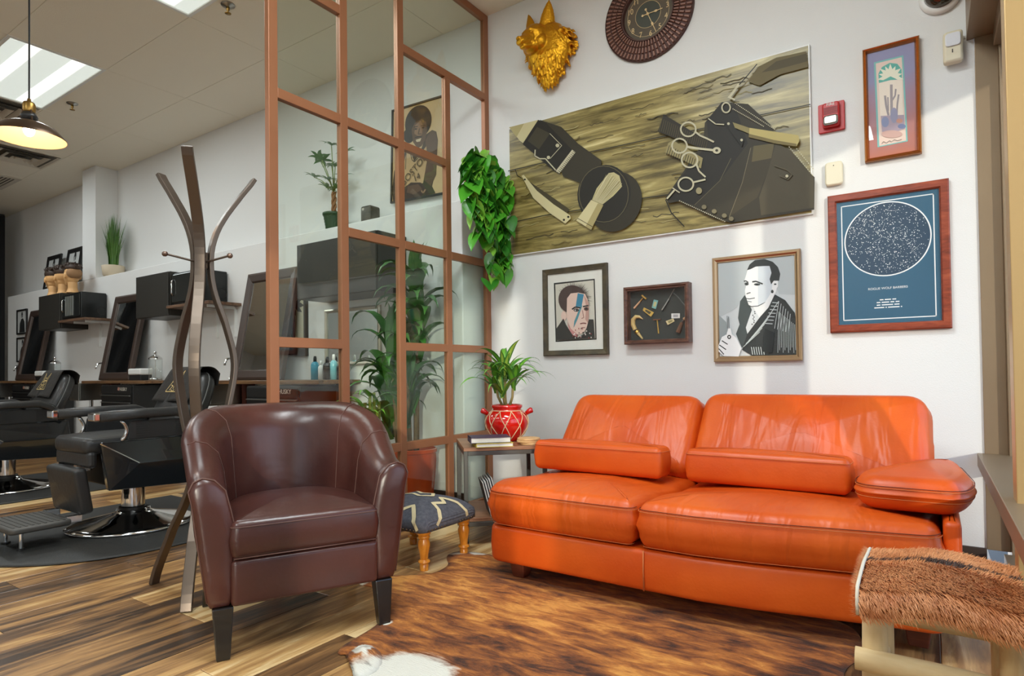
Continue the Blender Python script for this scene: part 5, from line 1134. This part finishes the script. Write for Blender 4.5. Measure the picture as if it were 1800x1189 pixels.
for txt, (cu, cv), sz, rot in (('BOSTON', (270, 800), .085, .62), ('14', (290, 880), .075, .3)):
    w = onY(680+cu/5.405, 150+cv/5.405, -.0285); q = text_mb(txt, sz, .0004); m = Matrix.Translation((w.x, -.0285-.009, w.z)) @ Matrix.Rotation(-rot, 4, 'Y') @ WALLM(0, 0, 0); q.v = [m @ p for p in q.v]; q.build('lettering', flat(84, 66, 48), pb, world=True)
BW = [(30, 32, 32), (96, 98, 98), (160, 162, 160)]
def smallpic(label, x0, x1, z0, z1, y, lean_=0., fw=.03, group=None, fig=0):
    t = thing('framed_photo', label, 'picture', ((x0+x1)/2, y, z0), 0, group); t.rotation_euler = (lean_, 0, 0); w = (x1-x0)/2; h = z1-z0
    lp = lambda i, d: [(-w+i, -d, i), (w-i, -d, i), (w-i, -d, h-i), (-w+i, -d, h-i)]
    MB().rings([lp(0, 0), lp(0, .022), lp(fw*.5, .025), lp(fw, .02), lp(fw, .008)], False, False).build('frame', BLACK, t)
    MB().box(-w+fw*.8, w-fw*.8, -.01, -.002, fw*.8, h-fw*.8).build('print', M('photo_grey', S(196, 198, 196), .5), t)
    b = MB(); sx = w*.9
    hd = [(-.1, .66), (-.16, .76), (-.1, .88), (.06, .9), (.14, .8), (.1, .68)]; bd_ = [(-.5, .08), (.5, .08), (.42, .5), (.16, .64), (-.14, .62), (-.4, .45)]
    for pts, yy in ((bd_, -.0108), (hd, -.0112)): b.add([(p[0]*w*1.1+fig*.02, yy, p[1]*h) for p in pts], [list(range(len(pts)))])
    b.build('print_shape', flat(*BW[0]), t); b = MB(); b.add([(p[0]*w*.8+fig*.02, -.0116, p[1]*h*.98+.0) for p in [(-.1, .68), (-.12, .78), (.03, .8), (.06, .68)]], [(0, 1, 2, 3)]); b.build('print_shape', flat(*BW[2]), t)
smallpic('small framed portrait leaning on the ledge behind the mannequin heads', -8.12, -7.62, 2.245, 2.77, -.13, math.radians(-7), .06, 'portraits on the ledge')
smallpic('small framed portrait leaning on the ledge next to the wall pillar', -7.40, -6.92, 2.245, 2.79, -.13, math.radians(-7), .06, 'portraits on the ledge', 1)
for k, lbl in enumerate(('topmost of three small black framed photos beside the dark curtain', 'middle of three small black framed photos beside the dark curtain', 'lowest of three small black framed photos beside the dark curtain')):
    smallpic(lbl, -8.73, -8.33, 1.625-k*.42, 2.0-k*.42, -.2605, 0, .025, 'photos by the curtain', k)
tpp = thing('palm_reflection_print', 'dark framed palm tree silhouette drawn from mixed reflections at the partition glass', 'picture', (-2.0, -.2605, 1.14)); w, h = .2, .62  # palm outline read from mixed reflections, drawn as a flat framed picture
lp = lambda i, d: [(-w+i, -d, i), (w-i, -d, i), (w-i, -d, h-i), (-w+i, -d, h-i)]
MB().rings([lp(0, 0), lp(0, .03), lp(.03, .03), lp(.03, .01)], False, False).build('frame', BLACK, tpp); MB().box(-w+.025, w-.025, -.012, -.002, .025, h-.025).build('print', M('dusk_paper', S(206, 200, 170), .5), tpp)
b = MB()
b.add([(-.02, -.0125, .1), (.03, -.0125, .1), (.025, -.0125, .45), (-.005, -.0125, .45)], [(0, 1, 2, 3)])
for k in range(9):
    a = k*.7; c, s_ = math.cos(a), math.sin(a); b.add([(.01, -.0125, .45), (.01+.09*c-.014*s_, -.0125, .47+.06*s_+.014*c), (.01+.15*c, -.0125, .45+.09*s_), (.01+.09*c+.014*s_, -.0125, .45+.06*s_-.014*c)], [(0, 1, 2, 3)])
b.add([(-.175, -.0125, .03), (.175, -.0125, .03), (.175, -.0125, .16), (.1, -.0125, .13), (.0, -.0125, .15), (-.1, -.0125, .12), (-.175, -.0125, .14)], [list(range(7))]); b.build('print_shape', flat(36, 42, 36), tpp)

# ================================================================== barber stations
CABM = M('cabinet_black', S(40, 38, 34), .42, vary=(1.5, S(52, 49, 44), .6)); CTW = wood('counter_wood', [S(70, 48, 30), S(112, 80, 50), S(140, 104, 68)], 3, (1.2, 12, 12), .4)
CHST = M('tool_chest_black', S(34, 33, 32), .35, .2); MFR = M('mirror_frame_dark', S(58, 46, 40), .35, .1, vary=(3, S(76, 60, 52), .6)); CHERW = wood('cherry_panel', [S(64, 26, 16), S(98, 46, 30)], 3, (4, 4, .6))
ST = [(-6.95, 'the station by the dark curtain', 1), (-4.28, 'the station behind the coat rack', 2), (-1.53, 'the station behind the partition glass', 3)]
for X, where, ns in ST:
  if True:
    cw = .68 if ns < 3 else .93
    t = thing('wall_cabinet', 'black wall cabinet at '+where, 'cabinet', (X+cw/2, -.261, 1.59), 0, 'black wall cabinets')
    MB().box(-cw/2, cw/2, -.30, 0, 0, .45).build('body', CABM, t, bevel=.004); MB().box(-cw/2+.004, .1 if ns == 3 else cw/2-.004, -.318, -.302, .004, .446).build('door', CABM, t, bevel=.003)
    if ns == 3: MB().box(.104, cw/2-.004, -.318, -.302, .004, .446).build('door', CABM, t, bevel=.003)
  if ns < 3:
    t = thing('wall_shelf', 'wooden wall shelf on white brackets at '+where, 'shelf', (X+1.07, -.261, 1.655), 0, 'bracketed wall shelves')
    MB().box(-.385, .385, -.34, 0, 0, .028).build('board', SHELFW, t, bevel=.003)
    for bx_ in (-.02, .3):
        b = MB(); b.tube([(bx_, -.012, -.3), (bx_, -.012, -.04), (bx_, -.03, -.014), (bx_, -.3, -.012)], 1., prof=[(-.014, -.006), (.014, -.006), (.014, .006), (-.014, .006)], upv=(1, 0, 0)); b.build('bracket', WHITEP, t)
    t = thing('towel_warmer', 'black countertop towel warmer with arched glass door at '+where, 'towel warmer', (X+.96, -.27, 1.684), 0, 'towel warmers on the shelves')
    MB().pad(rpoly(rect(-.265, .265, -.28, 0), .01), .012, .33, .012).build('body', M('warmer_black', S(36, 38, 38), .25, .3), t, True, angle=40)
    MB().prism(rpoly(rect(-.25, .25, .03, .31), .03), .001, .012, WALLM(0, -.28, 0)).build('door', M('warmer_glass', S(64, 66, 64), .08, .6), t, bevel=.004)
    MB().tube([(-.21, -.295, .1), (-.21, -.31, .12), (-.21, -.31, .24), (-.21, -.295, .26)], .007, 8).build('handle', CHROME, t, True)
    if ns == 1:
        for k in range(5): MB().box(-.15+k*.05, -.125+k*.05, -.298, -.2935, .05, .29).build('rack_slat', M('slat_silver', S(190, 192, 186), .3, .7), t)
    MB().tube([(.266+.0*i, -.06+.05*math.cos(i/12*6.28), .11+.05*math.sin(i/12*6.28)) for i in range(13)], .004, 6).build('cable_loop', BLACKM, t, True)
  if True:
    # leaning mirror
    t = thing('leaning_mirror', 'tall dark framed mirror leaning on the counter at '+where, 'mirror', (X-.72, -.48, .932), 0, 'leaning station mirrors'); t.rotation_euler = (math.radians(-10.5), 0, 0)
    w, h = .38, 1.02; lp = lambda i, d: [(-w+i, -d, i), (w-i, -d, i), (w-i, -d, h-i), (-w+i, -d, h-i)]
    MB().rings([lp(0, -.02), lp(0, .02), lp(.02, .03), lp(.08, .022), lp(.09, .012), lp(.09, 0.)], False, False).build('frame', MFR, t); MB().box(-w+.085, w-.085, -.006, .004, .085, h-.085).build('mirror_glass', MIRROR, t); MB().box(-w+.02, w-.02, .005, .018, .02, h-.02).build('backboard', BLACKM, t)
    # counter top with cherry support
    t = thing('counter', 'narrow wooden counter top with cherry support at '+where, 'counter', (X-.45, -.49, 0), 0, 'station counters')
    MB().box(-.64, .85, -.19, .228, .9, .93).build('worktop', CTW, t, bevel=.003); MB().box(.70, .76, .1, .2, .0, .9).build('support', BLACKM, t); MB().box(-.64, -.58, .1, .2, .0, .9).build('support', CHERW, t)
    # tool chest
    t = thing('tool_chest', 'black rolling tool chest with drawers at '+where, 'tool chest', (X-.16, -.49, 0), 0, 'rolling tool chests')
    MB().box(-.36, .36, -.21, .2, .1, .885).build('body', CHST, t, bevel=.006)
    for k, (za, zb) in enumerate(((.79, .875), (.715, .785), (.61, .71), (.505, .605), (.36, .5), (.12, .355))):
        d = MB().box(-.345, .345, -.222, -.21, za+.003, zb-.003).build('drawer', CHST, t, bevel=.003)
        if k: MB().box(-.335, .335, -.236, -.222, zb-.016, zb-.008).build('pull', STEEL, d)
    q = text_mb('HUSKY', .052, .0005); q.v = [WALLM(.18, -.2228, .84) @ p for p in q.v]; q.build('lettering', M('badge_silver', S(200, 190, 176), .4), t)
    b = MB(); ap = [(.0, .0), (.02, .035), (.038, .02), (.055, .03), (.045, .0), (.03, -.012)]; b.add([(.045+p[0], -.2229, .835+p[1]) for p in ap], [list(range(6))]); b.build('badge', M('badge_red', S(170, 120, 104), .4), t)
    for sx in (-.3, .3):
        for sy in (-.15, .14): MB().cyl((sx-.015, sy, .045), (sx+.015, sy, .045), .044, seg=18).build('caster', M('caster_grey', S(120, 118, 112), .4), t); 
    for sx in (-.3, .3):
        for sy in (-.15, .14): MB().box(sx-.03, sx+.03, sy-.025, sy+.025, .075, .1).build('caster_fork', STEEL, t)
    # sink with gooseneck tap
    t = thing('wash_sink', 'small steel sink with chrome gooseneck tap at '+where, 'sink', (X-1.24, -.52, .70), 0, 'station sinks')
    b = MB(); b.box(-.13, .13, -.18, .2, 0, .015).box(-.13, .13, -.18, -.165, .015, .2).box(-.13, -.115, -.165, .2, .015, .2).box(.115, .13, -.165, .2, .015, .2).box(-.115, .115, .18, .2, .015, .29); b.build('basin', STEEL, t, bevel=.004)
    MB().tube([(0, .15, .2), (0, .15, .38), (-.0, .14, .42), (-.0, .11, .44), (0, .07, .43), (0, .05, .39), (0, .05, .37)], .011, 10).build('spout', CHROME, t, True)
    for sx in (-.07, .07): MB().cyl((sx, .15, .205), (sx, .15, .25), .014, .02).build('tap_handle', CHROME, t, True)
    MB().box(-.09, .09, .125, .175, .195, .215).build('tap_base', CHROME, t, bevel=.004); MB().cyl((0, 0, .0), (0, 0, -.25), .02).build('drain_pipe', CHROME, t); MB().box(-.12, .12, .17, .25, -.06, .1).build('wall_mount', STEEL, t)
    if ns < 3:
        t = thing('wipes_box', 'white dispenser box with black base on the counter at '+where, 'box', (X-.16, -.46, .931), 0, 'dispenser boxes')
        MB().box(-.13, .13, -.06, .06, 0, .06).build('base', BLACK, t, bevel=.006); MB().box(-.14, .14, -.07, .07, .06, .13).build('lid', WHITEP, t, bevel=.015)
        t = thing('disinfectant_jar', 'clear disinfectant jar with chrome lid at '+where, 'jar', (X+.13, -.44, .931), 0, 'disinfectant jars')
        MB().lathe([(.066, .001), (.066, .22), (.062, .235)], 28).build('glass', CLEAR, t, True); MB().lathe([(.068, .224), (.066, .24), (.03, .268), (.012, .272), (.012, .285), (.016, .3), (.008, .31)], 24).build('lid', CHROME, t, True, angle=40)
        MB().lathe([(.064, .003), (.064, .02), (.03, .03)], 24).build('basket_base', CHROME, t, True); MB().cyl((0, 0, .02), (0, 0, .24), .004).build('lift_rod', CHROME, t)
# framed mirror and bottles behind the glass
t = thing('framed_mirror', 'silver framed mirror behind the bottles seen through the partition glass', 'mirror', (-1.22, -.2605, 1.05)); w, h = .34, .48
lp = lambda i, d: [(-w+i, -d, i), (w-i, -d, i), (w-i, -d, h-i), (-w+i, -d, h-i)]
MB().rings([lp(0, 0), lp(0, .02), lp(.012, .026), lp(.03, .018), lp(.03, .004)], False, False).build('frame', M('silver_frame', S(196, 188, 170), .3, .6), t); MB().box(-w+.028, w-.028, -.01, -.002, .028, h-.028).build('mirror_glass', MIRROR, t)
for k, (bx_, r, h, c, shp) in enumerate(((-1.56, .034, .2, (70, 150, 176), 'blue'), (-1.48, .026, .16, (226, 228, 226), 'white'), (-1.40, .036, .19, (40, 40, 42), 'black'), (-1.32, .03, .21, (120, 186, 196), 'pale blue'), (-1.24, .03, .17, (36, 36, 38), 'dark'), (-1.165, .03, .2, (196, 190, 170), 'cream'))):
    t = thing('toiletry_bottle', '%s toiletry bottle on the counter seen through the partition glass' % shp, 'bottle', (bx_, -.38 if k < 5 else -.4, .931), 0, 'toiletry bottles')
    MB().lathe([(r, .001), (r, h*.62), (r*.8, h*.72), (r*.35, h*.77)], 18).build('body', M('bottle_%s' % shp.replace(' ', '_'), S(*c), .2), t, True); MB().lathe([(r*.42, h*.76), (r*.42, h*.9), (r*.3, h)], 14).build('cap', BLACK if k % 2 == 0 else WHITEP, t, True)

# ---- training heads on top of the first cabinet
SKIN = M('mannequin_skin', S(226, 176, 118), .5); HAIRM = M('mannequin_hair', S(42, 30, 24), .6, vary=(30, S(72, 52, 38), .7)); SHV = M('shaved_hair', S(160, 122, 86), .8)
def head(label, x, y, fade, quiff, rz):
    t = thing('mannequin_head', label, 'mannequin head', (x, y, 2.041), rz, 'barber training heads')
    b = MB(); bl = lambda c, r, m=None: b.ball(c, *r, 18, m)
    # faces -X
    b.lathe([(.07, 0), (.062, .015), (.05, .05), (.05, .12)], 18, Matrix.Translation((.025, 0, 0)))
    bl((-.005, 0, .205), (.105, .076, .115)); bl((.025, 0, .235), (.105, .083, .095)); bl((-.05, 0, .13), (.055, .048, .045)); bl((-.085, 0, .108), (.026, .028, .022)); bl((-.108, 0, .2), (.02, .014, .03)); bl((-.124, 0, .184), (.02, .017, .014)); bl((-.1, 0, .148), (.02, .028, .012)); bl((-.09, 0, .24), (.035, .055, .018))
    for s in (-1, 1): bl((.02, s*.085, .2), (.022, .01, .035))
    o = b.build('face', SKIN, t, True); r = o.modifiers.new('fuse', 'REMESH'); r.mode = 'VOXEL'; r.voxel_size = .006; r.use_smooth_shade = True
    sm = o.modifiers.new('soft', 'SMOOTH'); sm.iterations = 2
    for s in (-1, 1): MB().ball((-.09, s*.034, .222), .008, .012, .007, 10).build('eye', M('eye_dark', S(36, 28, 24), .2), t, True); MB().tube([(-.094, s*.015, .244), (-.096, s*.035, .25), (-.082, s*.056, .242)], .0045, 6).build('eyebrow', HAIRM, t, True)
    MB().tube([(-.102, -.022, .162), (-.109, 0, .163), (-.102, .022, .162)], .004, 6).build('lips', M('lip_pink', S(190, 120, 96), .5), t, True)
    hb = MB(); hb.ball((.024, 0, .3 if fade else .28), .112, .08 if fade else .09, .056 if fade else .08, 20)
    rr = random.Random(hash(label) % 99)
    for i in range(70):
        a = rr.uniform(-2.6, 2.6); q = rr.uniform(0, 1); p = Vector((.035+.1*math.cos(math.pi-a if False else a)*q, .085*math.sin(a)*q, .31+.03*math.sqrt(max(0, 1-q*q)))); d = Vector((-.7*quiff, rr.uniform(-.3, .3), .45+.3*quiff)) if rr.random() < .6 else Vector((.6, 0, .3)); d.normalize(); hb.tube([p-d*.02, p+d*.025, p+d*.04*(1+quiff*.4)+Vector((0, 0, -.006))], [.009, .008, .002], 5)
    hb.build('hair', HAIRM, t, True)
    if fade: MB().ball((.062, 0, .235), .075, .083, .075, 20).build('shaved_side', SHV, t, True)
    t.scale = (1.05,)*3; return t
head('training head with swept fringe, farthest along the cabinet', -6.84, -.46, False, .6, math.radians(-6))
head('training head with long side parted fringe, middle of the three', -6.54, -.46, False, .9, math.radians(0))
head('training head with shaved sides and quiff, beside the towel warmer', -6.24, -.46, True, 1., math.radians(4))

# ================================================================== barber chairs and mats
PLATE = M('chair_shell_gloss', S(22, 26, 30), .16, coat=.5); VENT = M('arm_panel_dark', S(48, 48, 48), .35, .3); FPL = M('footplate_grey', S(84, 82, 78), .5, .4)
MATM = M('rubber_mat', S(44, 44, 42), .55, bump=(120, .2))
def mat(label, cx, cy):
    pts = [(cx+.75*math.cos(math.radians(a))*1.0, cy-.12+.78*math.sin(math.radians(a))) for a in range(180, 361, 9)]+[(cx+.75, cy+.62), (cx-.75, cy+.62)]
    o = MB().pad(rpoly(pts, 0), .001, .015, .007, 0).build('floor_mat', MATM, None, True); org(o); tag(o, label, 'mat', 'anti fatigue mats')
def barber(label, x, y, rz, group='barber chairs'):
    t = thing('barber_chair', label, 'barber chair', (x, y, .0155), rz, group)
    MB().lathe([(.37, 0.001), (.378, .006), (.375, .014), (.33, .026), (.22, .05), (.12, .075), (.1, .085), (.098, .1)], 48).build('base', CHROME, t, True)
    MB().lathe([(.082, .07), (.082, .115), (.076, .12)], 28).build('collar', BLACK, t, True, angle=40); MB().lathe([(.068, .1), (.068, .3)], 28).build('piston', CHROME, t, True, angle=40)
    for s in (-1, 1):
        V = [(s*.30, -.31, .575), (s*.36, -.12, .435), (s*.305, -.27, .285), (s*.30, .36, .575), (s*.36, .36, .43), (s*.30, .36, .255), (s*.24, -.30, .575), (s*.24, -.26, .285), (s*.24, .36, .575), (s*.24, .36, .255)]
        MB().add(V, [(0, 1, 4, 3), (1, 2, 5, 4), (0, 2, 1), (6, 8, 9, 7), (0, 3, 8, 6), (2, 7, 9, 5), (0, 6, 7, 2), (3, 4, 5, 9, 8)]).build('side_shell', PLATE, t, bevel=.006)
        MB().tube([(s*.306, -.316, .57), (s*.362, -.125, .437)], .004, 6).build('trim_line', CHROME, t)
        MB().prism(rpoly([(-.17, .58), (.28, .58), (.25, .69), (-.15, .69)], .01), -.012, .012, Matrix(((0, 0, 1, s*.3), (1, 0, 0, 0), (0, 1, 0, 0), (0, 0, 0, 1)))).build('arm_panel', VENT, t, bevel=.003)
        for k in range(6):
            for ya in (-.12, .12): MB().box(s*.3-(.015 if s < 0 else -.0), s*.3+(.015 if s > 0 else 0), ya, ya+.075, .6+k*.014, .605+k*.014).build('vent_slot', BLACK, t)
        MB().tube([(s*.302, -.2+.03*math.sin(k/8*math.pi)-.0, .575+.125*k/8) for k in range(9)], .011, 8).build('arm_strut', CHROME, t, True)
        ap = rpoly(rect(-.34, .22, -.045, .045), .03); m = Matrix(((0, 1, 0, s*.3), (1, 0, 0, 0), (0, 0, 1, 0), (0, 0, 0, 1)))
        MB().tube([(s*.3, -.33, .727), (s*.3, -.1, .735), (s*.3, .14, .735), (s*.3, .22, .70), (s*.3, .32, .60)], 1., prof=rpoly(rect(-.05, .05, -.03, .03), .022, 4), upv=(0, .2, 1)).build('arm_pad', BLKLEA, t, True)
        MB().box(s*.3-.045, s*.3+.045, -.365, -.328, .705, .752).build('arm_cap', CHROME, t, bevel=.008)
    MB().pad(rpoly(rect(-.235, .235, -.37, .27), .05), .5, .6, .035, .02).build('seat_cushion', BLKLEA, t, True); MB().box(-.235, .235, -.355, -.3, .42, .52).build('seat_front', BLKLEA, t, bevel=.02)
    MB().box(-.2, .2, -.24, .26, .3, .5).build('chassis', BLACK, t, bevel=.01)
    m = Matrix.Translation((0, -.37, .43)) @ Matrix.Rotation(math.radians(-82), 4, 'X')     # leg rest hangs down
    m = Matrix(((1, 0, 0, 0), (0, .16, -.987, -.39), (0, -.987, -.16, .425), (0, 0, 0, 1)))
    MB().pad(rpoly(rect(-.21, .21, 0, .28), .025), -.04, .03, .02, .008, 0, m).build('leg_rest', BLKLEA, t, True)
    for sx in (-.13, .13): MB().box(sx-.02, sx+.02, -.38, -.3, .4, .44).build('leg_rest_hinge', CHROME, t)
    fp = rpoly(rect(-.215, .215, -.72, -.42), .04); MB().pad(fp, .105, .14, .012).build('footplate', FPL, t, True, angle=50)
    for k in range(9): MB().box(-.19, .19, -.7+k*.03, -.69+k*.03, .139, .143).build('footplate_ridge', FPL, t)
    for sx in (-.12, .12): MB().cyl((sx, -.64, .108), (sx, -.64, .008), .01).build('foot_peg', CHROME, t); 
    for sx in (-.12, .12): MB().cyl((sx, -.64, .012), (sx, -.64, .0005), .024).build('peg_pad', BLACK, t)
    for sx in (-.16, .16): MB().box(sx-.02, sx+.02, -.44, -.36, .11, .15).build('footplate_bracket', CHROME, t, bevel=.003)
    yb, zb, yt, zt = .22, .56, .42, .985; v = Vector((0, yt-yb, zt-zb)); L = v.length; v.normalize(); n = Vector((0, -v.z, v.y)); m = Matrix(((1, 0, 0, 0), (0, v.y, n.y, yb), (0, v.z, n.z, zb), (0, 0, 0, 1)))
    MB().pad(rpoly([(-.25, 0), (.25, 0), (.27, L*.6), (.2, L), (-.2, L), (-.27, L*.6)], [.05, .05, .12, .1, .1, .12]), -.07, .06, .05, .02, 0, m, 5).build('backrest', BLKLEA, t, True)
    MB().tube([m @ Vector((p[0], p[1], -.0)) for p in rpoly([(-.252, 0), (.252, 0), (.272, L*.6), (.202, L+.002), (-.202, L+.002), (-.272, L*.6)], [.05, .05, .12, .1, .1, .12])], .005, 6, closed=True).build('piping', M('piping_grey', S(90, 90, 88), .5), t, True)
    return t, m, L
TWM = M('black_towel_cloth', S(38, 34, 30), .85, bump=(25, .5)); LOGO = M('gold_print', S(220, 190, 120), .5)
def cape(label, x, y, rz, m, L):
    t = thing('headrest_cloth', label, 'cloth', (x, y, .0155), rz, 'cloths over the chair backs')
    def pt(a, b):       # a across, b from the front hem over the top to the rear hem
        s = (a-.5)*2; w = .2*(1-.06*b)
        if b < .6: q = b/.6; return m @ Vector((s*(w+.02*(1-q)), L-.26+.265*q, .09+.014*math.sin(s*4)*(1-q)-.012*q))
        q = (b-.6)/.4; ang = q*math.pi; return m @ Vector((s*w, L+.012+.03*math.sin(ang) if q < 1 else L, .07-.16*q)) if q < .99 else m @ Vector((s*w, L-.06, -.09))
    o = MB().grid(pt, 14, 20).build('cloth', TWM, t, True); so2 = o.modifiers.new('thickness', 'SOLIDIFY'); so2.thickness = .004
    c = m @ Vector((0, L-.13, .098)); mm = Matrix(((1, m[0][1], m[0][2], c.x), (0, m[1][1], m[1][2], c.y), (0, m[2][1], m[2][2], c.z), (0, 0, 0, 1)))
    pts = [(-.085, -.06), (.08, -.06), (.05, .02), (.055, .1), (.02, .05), (-.02, .05), (-.055, .1), (-.045, .01), (-.085, -.06)]
    b = MB()
    def seg(p, q, w=.005):
        p, q = Vector(p), Vector(q); d = (q-p).normalized(); nn = Vector((-d.y, d.x))*w/2; b.add([(*(p-nn), .002), (*(q-nn), .002), (*(q+nn), .002), (*(p+nn), .002)], [(0, 1, 2, 3)], mm)
    for p, q in zip(pts, pts[1:]): seg(p, q)
    for p, q in (((-.045, .01), (0, .03)), ((0, .03), (.05, .02)), ((0, .03), (0, -.04)), ((-.04, -.01), (-.012, -.02)), ((.04, -.005), (.012, -.02)), ((-.02, -.045), (.0, -.06)), ((.02, -.045), (0, -.06)), ((-.04, -.05), (-.02, -.02)), ((.045, -.05), (.02, -.02)), ((-.03, .05), (-.02, .01)), ((.03, .05), (.02, .01))): seg(p, q, .006)
    b.build('wolf_emblem', LOGO, t)
for k, (x, y, a, lb) in enumerate(((-1.6, -1.8, 0., 'beside the coat rack'), (-3.92, -1.8, 0., 'farther along the barber row'))):
    mat('black rubber half round floor mat under the barber chair '+lb, x, y)
    t, m, L = barber('black vinyl barber chair with chrome base '+lb, x, y, math.radians(a)); cape('black cloth with gold wolf emblem over the barber chair '+lb, x, y, math.radians(a), m, L)

# ================================================================== survey units to metres
for o in list(bpy.data.objects):
    if o.parent is None and o.type in {'MESH', 'EMPTY'}:
        o.location = o.location*K; o.scale = o.scale*K
